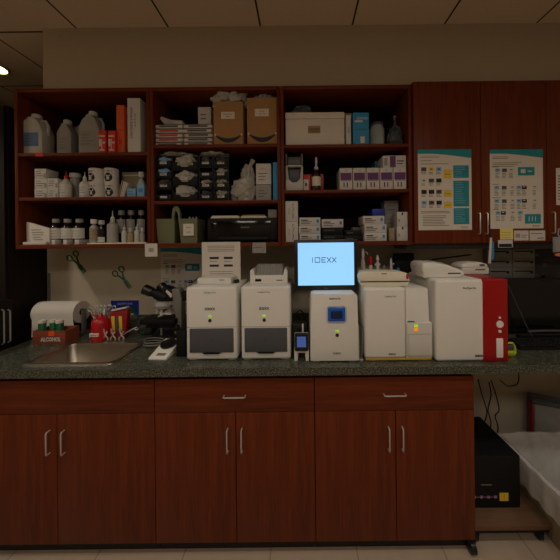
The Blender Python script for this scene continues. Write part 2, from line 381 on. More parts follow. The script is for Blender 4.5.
def bottle(name, p0, p1, py0, py1, d, zb, label, cat, body=milky, cap=card_w, lab=None, neck=.4, capw=.5, caph=.14, shoulder=.72, n=20, group=None, square=False, labz=(.15, .55), nozzle=None):
    x, w, h = at_px(p0, p1, py0, py1, d+.03, zb); r = w/2*(.86 if square else 1)
    t = thing(name, label, cat, (x-(.004 if square else 0), d+r, zb), group=group)
    hb = h*(1-caph); ns = 4 if square else n
    if square:
        mb = MB(); dep = r*.72
        mb.prism([(-r,0),(r,0),(r,hb*shoulder),(r*neck,hb*.95),(r*neck,hb),(-r*neck,hb),(-r*neck,hb*.95),(-r,hb*shoulder)], -dep, dep, bev=r*.12)
        mb.build('body', body, t)
    else:
        MB().lathe([(r*.9,0),(r,h*.02),(r,hb*shoulder),(r*.93,hb*(shoulder+.07)),(r*neck,hb*.94),(r*neck,hb)], n).build('body', body, t)
    cr = r*capw
    MB().lathe([(cr,hb-.001),(cr,h*.985),(cr*.9,h)] if not nozzle else [(cr,hb-.001),(cr,hb+(h-hb)*.35),(cr*.3,hb+(h-hb)*.5),(cr*.16,h)], 14).build('cap', nozzle or cap, t)
    if lab is not None:
        mats = [lab, ink]; mb = MB(); z0, z1 = labz
        if square:
            mb.box(-r*.8, r*.8, -dep-.001, -dep+.001, h*z0, h*z1, 0, 0)
            for k in range(4): mb.box(-r*.62, r*random.uniform(.1,.6), -dep-.0016, -dep, h*(z0+(z1-z0)*(.18+.2*k)), h*(z0+(z1-z0)*(.18+.2*k))+.0022, 0, 1)
        else:
            R_ = r+.0007; K = 12; a0 = -PI*.95; a1 = -PI*.05
            vs = [[mb.bm.verts.new((R_*math.cos(a0+(a1-a0)*k/K), R_*math.sin(a0+(a1-a0)*k/K), zz)) for k in range(K+1)] for zz in (h*z0, h*z1)]
            for k in range(K): f = mb.bm.faces.new((vs[0][k], vs[0][k+1], vs[1][k+1], vs[1][k])); f.smooth = True
            for q in range(3):
                zz = h*(z0+(z1-z0)*(.22+.25*q)); R2 = R_+.0005; q0, q1 = K//2-3, K//2+random.randint(0, 3)
                for k in range(q0, q1):
                    aa = [a0+(a1-a0)*(k+e)/K for e in (0, 1)]
                    V = [mb.bm.verts.new((R2*math.cos(a), R2*math.sin(a), z)) for a, z in ((aa[0], zz), (aa[1], zz), (aa[1], zz+.002), (aa[0], zz+.002))]
                    f = mb.bm.faces.new(V); f.material_index = 1
        mb.build('label', mats, t)
    return t
def bag(name, p0, p1, py0, py1, d, zb, depth, m, label, cat='bag', amp=.35, fr=2.5, seed=1, group=None):
    x, w, h = at_px(p0, p1, py0, py1, d, zb)
    mb = MB(); mb.blob(w/2*.98, depth/2*.86, h/1.62, (0,0,h*.48), amp, fr, seed=seed, facet=True)
    return tag(mb.build(name, m, None, (x, d+depth/2, zb)), label, cat, group)

# ================================================================= LEFT BAY
z1, z2, z3 = SL
def jug(p0, p1, py0, py1, d, zb, label, body, labm, handle_side=1):
    x, w, h = at_px(p0, p1, py0, py1, d+.04, zb); r = w/2*.88; t = thing('jug', label, 'jug', (x-.006, d+r*.72, zb)); s = handle_side
    mb = MB(); dep = r*.62
    mb.prism([(-r*.96,0),(r*.96,0),(r,h*.06),(r,h*.55),(r*.62,h*.80),(r*.30,h*.86),(r*.30,h*.90),(-r*.30,h*.90),(-r*.30,h*.86),(-r*.62,h*.80),(-r,h*.62),(-r,h*.06)] if s > 0 else
             [(-r*.96,0),(r*.96,0),(r,h*.06),(r,h*.62),(r*.62,h*.80),(r*.30,h*.86),(r*.30,h*.90),(-r*.30,h*.90),(-r*.30,h*.86),(-r*.62,h*.80),(-r,h*.55),(-r,h*.06)], -dep, dep, bev=r*.13)
    mb.build('body', body, t)
    MB().tube([(s*r*.34,0,h*.85),(s*r*.75,0,h*.84),(s*r*.98,0,h*.72),(s*r*.93,0,h*.5)], r*.13).build('handle', body, t)
    MB().lathe([(r*.36,h*.90),(r*.36,h*.985),(r*.3,h)], 18).build('cap', card_w, t)
    mb = MB(); mb.box(-r*.86, r*.7, -dep-.0012, -dep+.002, h*.2, h*.52, .0004)
    for k in range(4): mb.box(-r*.7, r*random.uniform(0,.5), -dep-.0018, -dep, h*(.24+.065*k), h*(.24+.065*k)+.003, 0, 1)
    mb.build('label', [labm, ink], t); return t
bluelab = mat('blue_label', (92,120,158), .6, noise_amt=.12, scale=40)
jug(22.5, 49, 114, 153, 1.72, z1, 'cloudy gallon jug with blue label at the top shelf left end', milky, bluelab)
bottle('bottle', 58, 74.5, 119.5, 153, 1.76, z1, 'grey square bottle just right of the blue-labelled jug', 'bottle', milky_g, milky, card_g, square=True, caph=.12)
bottle('bottle', 75, 84, 126, 153, 1.85, z1, 'narrow grey bottle between the two larger grey top-shelf bottles', 'bottle', milky_g, milky_g, card_g, square=True, caph=.06, capw=.3)
jug(81.5, 105, 111.5, 152.5, 1.74, z1, 'large grey jug with loop handle beside the red patterned cartons', milky_g, card_g)
for p0, p1, lb in ((98.5, 107.6, 'red and white carton touching the large grey jug'), (108, 117, 'red and white carton touching the tall orange box')):
    o = pbox('carton', p0, p1, 130.5, 152, 1.705, z1, .05, redcard, lb, 'box', [(.1,.9,.72,.78,card_w),(.1,.35,.3,.62,card_w),(.42,.52,.18,.62,card_w),(.6,.9,.42,.5,card_w),(.15,.8,.1,.16,card_w)], group='small red cartons')
pbox('carton', 116.5, 127.5, 105, 152, 1.73, z1, .09, orange, 'tall plain orange box beside the tall white carton', 'box', [(.1,.9,.48,.5,redcard),(.3,.7,.2,.3,redcard)])
pbox('carton', 127.5, 143.5, 98, 151, 1.705, z1, .10, card_w, 'tall white carton with vertical lettering on the top shelf', 'box', [('v','DISPOSABLE SYRINGES',.02,.32,.55,ink),('v','Sterile  60 count',.013,.6,.6,ink)])
tag(MB().box(-.024,.024,-.0008,0,-.012,.012).build('shelf_sticker', [redcard, card_w], None, (X(39,UF,154), UF+.0015, 2.228)), 'small red sticker on the shelf edge under the jugs', 'sticker')
# shelf 2: white cartons
for k, (p0, p1, a, b) in enumerate([(34.5,47,187,197),(34.5,47,177,187),(34.5,46,166,176.6),(47.5,57.6,187,197.5),(47.5,57.6,178,187)]):
    lb = ['bottom white carton of the three-high stack at the shelf left end','middle white carton of the three-high stack at the shelf left end','top white carton of the three-high stack at the shelf left end','bottom white carton of the pair beside the red-tipped bottle','top white carton of the pair beside the red-tipped bottle'][k]
    d = 1.72; hh = .0632; lv = [0,1,2,0,1][k]
    x, w, _ = at_px(p0, p1, a, b, d, z2)
    carton('carton', w, .09, hh, card_w, lb, 'box', (x, d+.045, z2+lv*(hh+.001)), lines(3,.12,.8,.25,.7,ink,.05)+[(.8,.95,.1,.5,card_g)], group='small white cartons')
bottle('squeeze_bottle', 60.5, 71, 171, 197.5, 1.72, z2, 'white squeeze bottle with red tip', 'bottle', milky, redc, card_w, caph=.3, capw=.35, nozzle=redc, labz=(.1,.5))
t = bottle('jar', 70.5, 80, 173.5, 197.5, 1.80, z2, 'grey wide jar with white lid between two squeeze bottles', 'jar', milky_g, card_w, card_g, neck=.8, capw=1.02, caph=.16, shoulder=.85)
bottle('squeeze_bottle', 80.5, 89.5, 172, 197.5, 1.72, z2, 'grey squeeze bottle with white nozzle beside the cans', 'bottle', milky, card_w, card_w, caph=.3, capw=.35, nozzle=card_w, labz=(.1,.5))
def can(p0, p1, d, zb, h, label, kind):
    d_ = d+.04; x = X((p0+p1)/2, d_, 180); r = (X(p1,d_,180)-X(p0,d_,180))/2; t = thing('food_can', label, 'can', (x, d+r, zb), group='white cans with dog pictures')
    MB().lathe([(r,0),(r*1.02,.002),(r*1.0,.005),(r*1.0,h-.005),(r*1.02,h-.003),(r*1.0,h),(r*.93,h-.001),(r*.92,h-.003)], 28).build('body', card_w, t)
    def on(a, z, dr): return (( r+dr)*math.sin(a), -(r+dr)*math.cos(a), z)
    mb = MB()
    def patch(a0, a1, z0, z1, m, dr, round_=True):
        K = 10; cen = mb.bm.verts.new(on((a0+a1)/2, (z0+z1)/2, dr)); ring = [mb.bm.verts.new(on((a0+a1)/2+(a1-a0)/2*math.cos(2*PI*k/K), (z0+z1)/2+(z1-z0)/2*math.sin(2*PI*k/K), dr)) for k in range(K)]
        for k in range(K): f = mb.bm.faces.new((cen, ring[k], ring[(k+1)%K])); f.material_index = m
    off = -.25 if kind == 0 else .1
    patch(off-.65, off+.6, h*.06, h*.68, 0, .0008)
    patch(off-.65, off-.2, h*.2, h*.5, 0, .0012); patch(off+.15, off+.6, h*.2, h*.5, 0, .0012)
    patch(off-.22, off+.2, h*.18, h*.5, 1, .0018); patch(off-.1, off+.08, h*.14, h*.26, 2, .0024); patch(off-.14, off-.04, h*.36, h*.42, 0, .0024); patch(off+.02, off+.12, h*.36, h*.42, 0, .0024)
    patch(off-.5, off+.6, h*.74, h*.82, 3, .0008)
    mb.build('label_picture', [inkd, card_w, redcard if kind == 0 else tan, ink], t); return t
hc = .097
c0 = can(90, 104.5, 1.72, z2, hc, 'lower can of the stack beside the nozzle bottle, black dog picture', 0)
copy_tree(c0, (c0.location.x-.004, c0.location.y, z2+hc), 'upper can of the stack beside the nozzle bottle, black dog picture')
c1 = can(106, 118.5, 1.72, z2, hc, 'lower can of the right stack beside the tan packets, dog picture', 1)
copy_tree(c1, (c1.location.x-.004, c1.location.y, z2+hc), 'upper can of the right stack beside the tan packets, dog picture')
pbox('carton', 122, 146, 172, 196, 1.84, z2, .12, tan, 'open tan carton behind the blue boxes on the second shelf', 'box', [(.05,.95,.86,.9,card_w)])
x0 = X(119.5, 1.73, 190)
t = thing('packet_bundle', 'leaning bundle of tan packets between the cans and blue boxes', 'packets', (x0+.012, 1.76, z2))
for k in range(4):
    M = Matrix.Translation((k*.010-.016, 0, .0)) @ Matrix.Rotation(.22+.03*k, 4, 'Y')
    MB().box(-.003,.003,-.035,.035,.002,.115-.006*k,.002, M=M).build('packet', [tan, card_w, cream, card_w][k] , t)
pbox('carton', 127, 137.5, 188.5, 197, 1.72, z2, .06, lblue, 'low light blue box in front of the tan carton', 'box', lines(2,.1,.9,.3,.6,bluec,.12))
pbox('carton', 137, 146, 183.5, 197, 1.72, z2, .06, lblue, 'taller light blue box at the right end of the second shelf', 'box', [(.2,.8,.35,.65,bluec)])
x, w, h = at_px(139.5, 145.5, 175, 197, 1.79, z2)
bottle('bottle', 139, 145.5, 172.5, 197, 1.785, z2, 'small white bottle standing behind the taller light blue box', 'bottle', milky, card_w, None, caph=.2, capw=.8)
# shelf 3
t = thing('booklet', 'white leaflet holder leaning at the left end of the bottom shelf', 'booklet', (X(37,1.70,232), 1.745, z3))
xa, xb = X(22.5,1.70,232)-X(37,1.70,232), X(50,1.73,232)-X(37,1.70,232)
mb = MB(); mb.prism([(xa,0),(xb,0),(xb,.105),(xa,.15)], -.02, 0, bev=.001)
for k in range(5): mb.box(xa+.03+.004*k, xa+.03+.09*random.uniform(.6,1), -.0212, -.02, .095-.016*k, .0985-.016*k, 0, 1)
mb.build('cover', [paper, ink], t)
MB().box(xa,xb,-.045,-.022,0,.018,.002).build('tray', card_w, t)
for k, (p0, p1) in enumerate(((50.5,61),(62,72.5),(73.5,84.5))):
    bottle('amber_bottle', p0, p1, 219, 238.8, 1.735, z3+.013, ['dark bottle with white label touching the leaning leaflet','dark bottle with white label, centre of the three','dark bottle with white label nearest the grey dropper bottles'][k], 'bottle', bottle_brown, milky_g, card_w, shoulder=.7, neck=.45, capw=.6, caph=.15, labz=(.16,.60), group='dark labelled bottles')
    pbox('tray', p0+1, p1-1.6, 239.6, 243, 1.715, z3, .05 if False else .09, card_w, ['small white box under the dark bottle by the leaflet','small white box under the centre dark bottle','small white box under the dark bottle nearest the droppers'][k], 'box', flap=False, group='white boxes under the bottles')
for ob in [o for o in bpy.data.objects if o.name.startswith('tray') and o.parent is None]:
    ob.scale = (1,1,1)
tag(MB().box(X(88,1.70,243), X(146.5,1.70,243), 1.693, 1.97, z3, z3+.008, .001).build('tray_liner', cream), 'flat cream tray liner under the small bottles', 'tray')
zt = z3+.0085
bottle('dropper_bottle', 91, 98.5, 219.5, 242, 1.72, zt, 'pale bottle with bright white cap, leftmost on the cream tray', 'bottle', milky_g, paper, tan, capw=.75, caph=.18, labz=(.1,.6))
bottle('dropper_bottle', 99.5, 106, 220.5, 242, 1.72, zt, 'small dark bottle with white base label on the cream tray', 'bottle', bottle_brown, milky, card_w, capw=.8, caph=.18, labz=(.03,.25))
bottle('spray_bottle', 107.5, 117.5, 210.5, 242, 1.72, zt, 'wide grey bottle with thin upright nozzle on the cream tray', 'bottle', milky_g, milky, None, neck=.5, capw=.4, caph=.35, nozzle=milky, shoulder=.8)
for k, (p0, p1) in enumerate(((117.5,126),(127.5,135.5),(138,145.5))):
    bottle('vial', p0, p1, 210.5, 238, 1.80, zt, ['tall dark-capped vial right behind the thin nozzle bottle','tall dark vial in the middle of the back row','tall dark vial nearest the cabinet side panel'][k], 'vial', bottle_brown, milky_g, card_g, capw=.7, caph=.14, labz=(.30,.72), group='tall vials in the back row')
for k, (p0, p1, a) in enumerate(((123.5,128.3,225),(129,134.6,228),(136,141,224),(141.7,146,228))):
    bottle('small_vial', p0, p1, a, 242, 1.715, zt, ['short white vial in front of the first tall vial','short tan vial second in the front row','short pointed vial third in the front row','short grey vial against the cabinet side'][k], 'vial', [milky,tan,milky,milky_g][k], milky, None, capw=.6, caph=.25, group='short vials in the front row', nozzle=milky if k in (0,2) else None)

# ================================================================= MIDDLE BAY
z1, z2, z3 = SM
for col, (p0, p1, n, top) in enumerate(((153.5,182,5,0),(183,212.5,5,0))):
    d = 1.715; x, w, _ = at_px(p0, p1, 140, 145, d, z1)
    for k in range(n):
        hh = .0285; t = thing('pad_pack', f'{["bottom","second","third","fourth","top"][k]} flat white pad pack of the {"left" if col==0 else "right"} stack beside the cardboard boxes', 'pack', (x+random.uniform(-.006,.006), d+.075, z1+k*(hh+.0006)), group='flat pad packs')
        mb = MB(); mb.box(-w/2*.98, w/2*.98, -.07, .07, 0, hh*.92, .008, 0)
        mb.box(-w/2*.66, w/2*.66, -.0712, -.069, hh*.25, hh*.62, 0, 1); mb.box(-w/2*.98, w/2*.98, -.0715, -.07, hh*.76, hh*.86, 0, 2)
        mb.build('pack', [card_w, redcard if (col == 0 and 0 < k < 4) else ink, inkd], t)
x, w, _ = at_px(158, 181, 118, 122, 1.72, z1)
t = tag(MB().prism([(-w/2,.045),(-w/2+.01,.06),(0,.035),(w/2,.03),(w/2,.002),(-w/2+.03,.002)], -.05, .05, bev=.003).build('loose_bag', bagm, None, (x, 1.79, z1+5*.0292)), 'crumpled loose clear bag on top of the left pad stack', 'bag')
pbox('carton', 198, 212, 107, 122.5, 1.78, z1+5*.0292, .08, card_w, 'small white carton standing on the right pad stack', 'box', lines(2,.2,.9,.4,.6,ink,.05))
def amazonbox(p0, p1, py0, label, lines_):
    d = 1.705; x, w, h = at_px(p0, p1, py0, 145, d, z1); t = thing('cardboard_box', label, 'box', (x, d+.13, z1)); D = .13
    MB().box(-w/2, w/2, -D, D, 0, h, .002).box(-w/2-.0005,w/2+.0005,-.02,.02,h-.0005,h+.0006,0,1).build('body', [card, tan], t)
    mb = MB(); mb.box(-w*.24, w*.22, -D-.0008, -D+.001, h*.60, h*.76, 0)
    for k, s in enumerate(lines_): mb.text(s, .014, -w*.01, h*(.705-.055*k), -D-.0012, 1)
    mb.build('paper_label', [paper, ink], t)
    mb = MB(); K = 14; up = []; lo = []
    for k in range(K+1):
        a = -1+2*k/K; up.append((a*w*.44, h*.135+h*.085*a*a+h*.012)); lo.append((a*w*.44, h*.135+h*.085*a*a-h*(.012+.075*(1-a*a))))
    for k in range(K): mb.prism([lo[k], lo[k+1], up[k+1], up[k]], -D-.0012, -D+.001)
    for sx in (-1, 1): mb.box(sx*w*.44-.005, sx*w*.44+.005, -D-.0016, -D, h*.21, h*.25, 0, 1)
    mb.build('printed_curve', [navy, paper], t); return h
h1_ = amazonbox(213.5, 243, 101.5, 'brown cardboard box with curved dark print, left of the pair', ['Chemistry', 'slides'])
h2_ = amazonbox(247, 277.5, 97.5, 'brown cardboard box with curved dark print, right of the pair', ['Urine', 'cups T2'])
bag('plastic_bag', 211, 244.5, 84, 101.5, 1.70, z1+h1_+.0015, .17, bagm, 'large crinkled clear bag bursting over the left cardboard box', amp=.5, seed=3)
bag('plastic_bag', 253, 275, 88, 97.5, 1.74, z1+h2_+.0015, .10, bagm, 'small crinkled clear bag on the right cardboard box', amp=.5, seed=5)
# organiser drawers
def organiser(p0, p1, n, label, contents):
    d = 1.71; x, w, h = at_px(p0, p1, 156, 202, d, z2); t = thing('drawer_organizer', label, 'organizer', (x, d+.08, z2), group='black drawer organizers')
    mb = MB(); T = .003; hh = h/n
    mb.box(-w/2, -w/2+T, -.07, .08, 0, h); mb.box(w/2-T, w/2, -.07, .08, 0, h); mb.box(-w/2, w/2, .077, .08, 0, h)
    for k in range(n+1): mb.box(-w/2, w/2, -.07, .08, min(h-T, k*hh), min(h-T, k*hh)+T)
    mb.build('frame', black, t)
    for k in range(n):
        z = k*hh
        dr = MB().prism([(-w/2+T*1.2, z+T*1.3), (w/2-T*1.2, z+T*1.3), (w/2-T*1.2, z+hh*.62), (-w/2+T*1.2, z+hh*.62)], -.078, .07, bev=.002).build('drawer', dull_black, t)
        lw = min(w*.3, .022)
        MB().box(-lw, lw, -.0795, -.078, z+hh*.30, z+hh*.48).box(-lw*.8, lw*.6, -.0799, -.079, z+hh*.37, z+hh*.41, 0, 1).build('name_tag', [card_w, ink], dr)
        if contents[k]:
            b = MB(); b.blob(w*.37, .045, hh*(.34 if n == 4 else .42), (0,-.04-.012*(n == 3),z+hh*.66), .4, 2.2, seed=k+p0, facet=True); b.build('contents', contents[k], dr)
organiser(155, 171.5, 4, 'black drawer organizer at the left end, pale blue contents showing', [None, bagd, None, lblue] if False else [None, bagd, lblue, lblue])
organiser(172, 197.5, 3, 'wide black drawer organizer packed with clear bags', [bagm, bagm, bagm])
organiser(198.5, 212.5, 4, 'black drawer organizer second from the clear bag', [bagd, bagm, None, bagd])
organiser(213.5, 228, 4, 'black drawer organizer next to the upright clear bag', [bagm, bagm, bagm, bagd])
x, w, h = at_px(157, 198, 154, 158, 1.72, 0)
for p0, p1, lb, sd in ((157,194,'flat clear packet lying over the left and wide organizers',2),(196,227,'flat clear packet lying over the two narrow organizers',8)):
    x, w, _ = at_px(p0, p1, 150, 158, 1.72, z2); zz = Z(156,1.71,190)+.0035
    mb = MB(); mb.blob(w/2*.88, .075, .015, (0,-.01,.0155), .35, 4, seed=sd, facet=True)
    tag(mb.build('flat_packet', bagm, None, (x, 1.79, zz)), lb, 'packet')
x, w, h = at_px(229, 256, 156, 202, 1.72, z2)
mb = MB()
mb.blob(w/2*1.02, .06, h*.29, (0,0,h*.24), .28, 3, seed=11, facet=True); mb.blob(w*.26, .035, h*.3, (w*.12,.01,h*.55), .35, 3, seed=12, flat=False, facet=True)
mb.tube([(w*.1,0,h*.7),(w*.22,0,h*.86),(w*.34,0,h*.98)], [.02,.012,.018], 8)
tag(mb.build('clear_bag', bagm, None, (x, 1.79, z2)), 'upright clear bag of supplies with twisted neck', 'bag')
pbox('carton', 256, 271.5, 184.5, 202, 1.715, z2, .09, card_g, 'grey carton under the white one, beside the blue folder', 'box', lines(3,.15,.8,.25,.6,ink,.04))
_o = pbox('carton', 256, 271.5, 163.5, 184, 1.715, Z(184.3,1.715,264)+.001, .09, card_w, 'white carton resting on the grey one, beside the blue folder', 'box', [('t','SURFLO',.012,.45,.75,redcard)]+lines(3,.15,.8,.2,.5,ink,.03))
pbox('folder', 273, 278.6, 162, 202, 1.71, z2, .2, bluec, 'upright blue folder against the cabinet side', 'folder', flap=False)
# caddy
d = 1.71; x, w, h = at_px(155, 199, 206, 242.5, d, z3)
t = thing('supply_caddy', 'sage green plastic tote caddy with centre handle', 'caddy', (x, d+.08, z3))
for s in (-1, 1):
    c = s*w*.26-.006; ww = w*.215; hb = h*.66
    mb = MB(); q = mb.bm
    def rr(hx, hy, z): return [q.verts.new((c+a*hx, b*hy, z)) for a, b in ((-1,-1),(1,-1),(1,1),(-1,1))]
    A = [rr(ww*.86,.06,0), rr(ww,.075,hb), rr(ww-.004,.071,hb), rr(ww*.84,.056,.004)]
    for a, b in zip(A, A[1:]):
        for k in range(4): q.faces.new((a[k], a[(k+1)%4], b[(k+1)%4], b[k]))
    q.faces.new(A[0][::-1]); q.faces.new(A[-1]); mb.build('bin', sage, t)
MB().prism([(-w*.13,h*.55),(-w*.125,h*.80),(-w*.105,h*.93),(-w*.065,h),(-w*.01,h*1.0),(w*.03,h*.95),(w*.055,h*.82),(w*.075,h*.55),(w*.025,h*.55),(w*.012,h*.78),(-w*.02,h*.86),(-w*.055,h*.86),(-w*.075,h*.76),(-w*.085,h*.55)], -.074, -.045, bev=.0015).build('handle', sage, t)
MB().box(w*.13, w*.37, -.0745, -.0725, h*.2, h*.52).text('Blood', .013, w*.25, h*.42, -.0748, 1).text('tubes', .013, w*.25, h*.3, -.0748, 1).build('label', [paper, ink], t)
for k in range(3): MB().lathe([(.005,h*.3),(.005,h*.73),(.002,h*.74)], 8, (w*(.17+.08*k), 0, 0)).build('tube', milky, t)
# printer
d = 1.70; x, w, h = at_px(205.5, 277.5, 217.5, 242.5, d, z3)
t = thing('printer', 'black inkjet printer in the bottom compartment', 'printer', (x, d+.16, z3))
mb = MB(); mb.box(-w/2, w/2, -.13, .15, .012, h, .008, 0)
mb.box(-w*.36, w*.40, -.135, -.128, h*.30, h*.88, .003, 1); mb.build('body', [dull_black, screen_off], t)
mb = MB(); mb.box(-w*.33, w*.37, -.152, -.128, h*.10, h*.22, .003, 0); mb.build('paper_tray', dull_black, t)
MB().text('brother', .018, w*.04, h*.62, -.1356, 0).build('wordmark', card_g, t)
mb = MB(); mb.box(-w*.45, -w*.37, -.131, -.129, h*.45, h*.8, .001).build('control_panel', screen_off, t)
for s in (-1,1): MB().box(s*w*.4-.02, s*w*.4+.02, -.1, .12, 0, .014, .002).build('foot', black, t)
for p0, p1, hh, m, lb in ((210,239,.018,cream,'cream pad of paper on the left of the printer'),(240.5,266,.022,tan,'tan book stack on the right of the printer')):
    x_, w_, _ = at_px(p0, p1, 215, 217, 1.74, z3)
    mb = MB(); mb.box(-w_/2, w_/2, -.05, .06, 0, hh*.55, .002, 0); mb.box(-w_/2+.006, w_/2-.01, -.045, .06, hh*.55+.0003, hh, .002, 1)
    tag(mb.build('paper_pad', [cream, m], None, (x_, 1.80, z3+h+.0005)), lb, 'paper')
pbox('carton', 268, 277, 209.5, 217, 1.76, z3+h+.0005, .05, card_g, 'small grey box on the right end of the printer', 'box', flap=False)

# ================================================================= RIGHT BAY
z1, z2, z3 = SR
d = 1.705; x, w, h = at_px(285.5, 344.5, 112, 145, d, z1)
t = thing('foam_box', 'large white foam box with small tan label', 'box', (x, d+.13, z1))
MB().box(-w/2, w/2, -.13, .13, 0, h*.80, .006).build('body', cream if False else paper, t)
MB().box(-w/2-.001, w/2+.001, -.131, .131, h*.802, h, .006).build('lid', paper, t)
MB().box(-w*.12, w*.09, -.1312, -.1295, h*.36, h*.58).box(-w*.11,w*.08,-.1316,-.131,h*.47,h*.5,0,1).box(-w*.09,w*.05,-.1316,-.131,h*.41,h*.43,0,1).build('label', [card, ink], t)
bag('crumpled_wrap', 293, 313, 104, 112, 1.76, z1+h+.001, .09, bagd, 'crumpled clear wrap on top of the foam box', 'wrap', seed=14)
pbox('carton', 345, 351, 115, 145, 1.705, z1, .12, card_w, 'thin white carton squeezed beside the blue box', 'box', [('v','SLIDES',.014,.5,.5,ink)])
tag(MB().box(-.045,.045,-.03,.03,0,.012,.003).build('red_packet', redcard, None, (X(347.5,1.8,110), 1.84, z1+.1805)), 'flat red packet lying behind the thin white carton', 'packet')
pbox('carton', 342, 352, 113, 145, 1.83, z1, .09, tan, 'dark tan carton behind the thin white one', 'box').location.z = z1
bpy.data.objects[-1] if False else None
pbox('carton', 352, 369, 112.5, 144.5, 1.705, z1, .10, bluec, 'bright blue box with white swoosh next to the clear bags', 'box', [(.25,.95,.78,.86,lblue),(.1,.6,.7,.76,card_w),(.45,.72,.05,.25,card_w),(.15,.85,.45,.5,teal)])
x, w, h = at_px(371, 387, 120.5, 144.5, 1.74, z1)
t = thing('glass_jar', 'short clear jar between the blue box and the tied bag', 'jar', (x, 1.74+w/2, z1))
MB().lathe([(w*.42,0),(w*.48,.006),(w*.48,h*.75),(w*.4,h*.86),(w*.4,h*.9),(w*.36,h*.9),(w*.44,h*.72),(w*.44,.01),(.001,.009)], 24, cap=False).build('body', glass, t)
MB().lathe([(w*.43,h*.88),(w*.43,h*.99),(w*.40,h)], 24).build('lid', bagd, t)
x, w, h = at_px(389.5, 406, 112, 144.5, 1.73, z1); mb = MB()
mb.blob(w*.47, .05, h*.36, (0,0,h*.3), .3, 2.4, seed=21, facet=True); mb.tube([(w*.02,0,h*.6),(w*.03,0,h*.8),(w*.02,0,h)], [.02,.006,.014])
tag(mb.build('tied_bag', bagd, None, (x, 1.79, z1)), 'smoky clear tied bag at the right end of the top shelf', 'bag')
# shelf 2
d = 1.71; x, w, h = at_px(285.5, 303, 152, 190, d, z2)
t = thing('tape_dispenser', 'white slotted dispenser stand with notched front', 'dispenser', (x, d+.06, z2))
MB().prism([(-w/2,0),(w/2,0),(w/2,h*.30),(w*.30,h*.30),(w*.12,h*.22),(-w*.12,h*.22),(-w*.30,h*.30),(-w/2,h*.30)], -.055, .05, bev=.002).build('base', milky, t)
MB().box(-w/2+.004, w/2-.004, .0, .05, h*.28, h*.62, .002).build('back_block', dgrey, t)
for s in (-1,1):
    MB().prism([(s*w*.5,h*.3),(s*w*.5,h*.66),(s*w*.40,h*.66),(s*w*.34,h*.38),(s*w*.30,h*.3)] if s > 0 else [(s*w*.30,h*.3),(s*w*.34,h*.38),(s*w*.40,h*.66),(s*w*.5,h*.66),(s*w*.5,h*.3)], -.04, .02, bev=.001).build('bracket', milky, t)
    MB().box(*sorted((s*w*.5, s*w*.42)), -.03, .03, h*.66, h, .001).build('upright', mgrey, t)
MB().box(-w*.5, w*.5, -.03, .04, h*.655, h*.70, .001).build('tier', milky, t)
MB().box(-w*.38, w*.38, -.02, .03, h*.7, h*.93, .003).build('block', dgrey, t)
pbox('carton', 303.5, 310.5, 174.5, 190, 1.74, z2, .06, redc, 'small red and white box beside the white dispenser', 'box', [(.0,.72,.05,.7,card_w),(.2,.5,.3,.5,ink)])
pbox('carton', 311, 323.5, 174, 190, 1.80, z2, .05, redc, 'red box standing behind the dark bottle', 'box', flap=False)
x, w, h = at_px(312, 321, 156, 190, 1.71, z2); r = w/2
t = thing('dropper_bottle', 'dark bottle with white label and tall white dropper top', 'bottle', (x, 1.71+r, z2))
MB().lathe([(r*.9,0),(r,.003),(r,h*.46),(r*.85,h*.53),(r*.45,h*.58),(r*.42,h*.64)], 22).build('body', bottle_brown, t)
MB().lathe([(r*.5,h*.63),(r*.5,h*.71),(r*.3,h*.72),(r*.22,h*.76),(r*.3,h*.86),(r*.22,h)], 14).build('dropper', milky, t)
MB().lathe([(r*1.015,h*.14),(r*1.015,h*.41)], 22, cap=False).build('label', paper, t)
pb = None
for k, (p0, p1) in enumerate(((338.5,353),(353.5,366),(366.5,379.5),(380,393),(394,406.5))):
    d = 1.71; x, w, h = at_px(p0, p1, 165.5, 190, d, z2)
    lab = ['purple-labelled white test box nearest the dark bottle','purple-labelled white test box second from the left of the row','purple-labelled white test box in the middle of the row','purple-labelled white test box fourth, under the lying box','purple-labelled white test box at the right end of the row'][k]
    x = X(346, d, 180)+k*(X(400,d,180)-X(346,d,180))/4; w = X(353,d,180)-X(340.5,d,180)
    carton('test_box', w, .15, .137+.005, card_w, lab, 'box', (x, d+.075, z2), [(.06,.94,.45,.78,purple),(.15,.45,.66,.70,card_w),(.3,.38,.12,.34,inkd),(.56,.64,.12,.34,inkd),('t','cPL',.012,.5,.87,ink),(.1,.9,.41,.43,inkd)], group='purple-labelled test boxes')
carton('test_box', .15, .13, .080, card_w, 'purple and white test box lying on top of the right end', 'box', (X(395,1.71,158), 1.785, z2+.1428), [(.30,.55,.05,.95,purple),(.6,.9,.5,.6,ink),(.6,.85,.3,.38,ink),(.05,.2,.2,.8,card_g)])
carton('carton', .06, .1, .085, teal, 'teal carton end showing behind the lying test box', 'box', (X(382,1.79,158), 1.91-.005, z2+.143), flap=False)
# shelf 3
d = 1.705
x, w, h = at_px(285.5, 298, 201, 242, d, z3); hh = h/2
for k in range(2):
    carton('carton', w, .11, hh-.001, card_w, ['lower','upper'][k]+' upright white carton at the left end, sideways lettering', 'box', (x, d+.055, z3+k*hh), [('v','SNAP Total T4',.016,.62,.5,inkd),('v','30 tests',.012,.3,.5,ink)], group='upright white cartons')
bdot = [(.82,.93,.35,.75,bluec),(.08,.4,.6,.72,inkd),(.08,.6,.42,.5,ink),(.08,.5,.2,.28,ink)]
for k in range(3):
    x, w, _ = at_px(299.5-(.6*(k==1)), 320.5, 220, 240, 1.71, z3); hh = .0525
    carton('test_box', w, .14, hh-.001, card_w, ['bottom','middle','top'][k]+' blue-dotted white box of the stack beside the upright cartons', 'box', (x, 1.78, z3+k*hh), bdot, group='blue-dotted white boxes')
x, w, _ = at_px(322, 343.5, 220, 240, 1.71, z3)
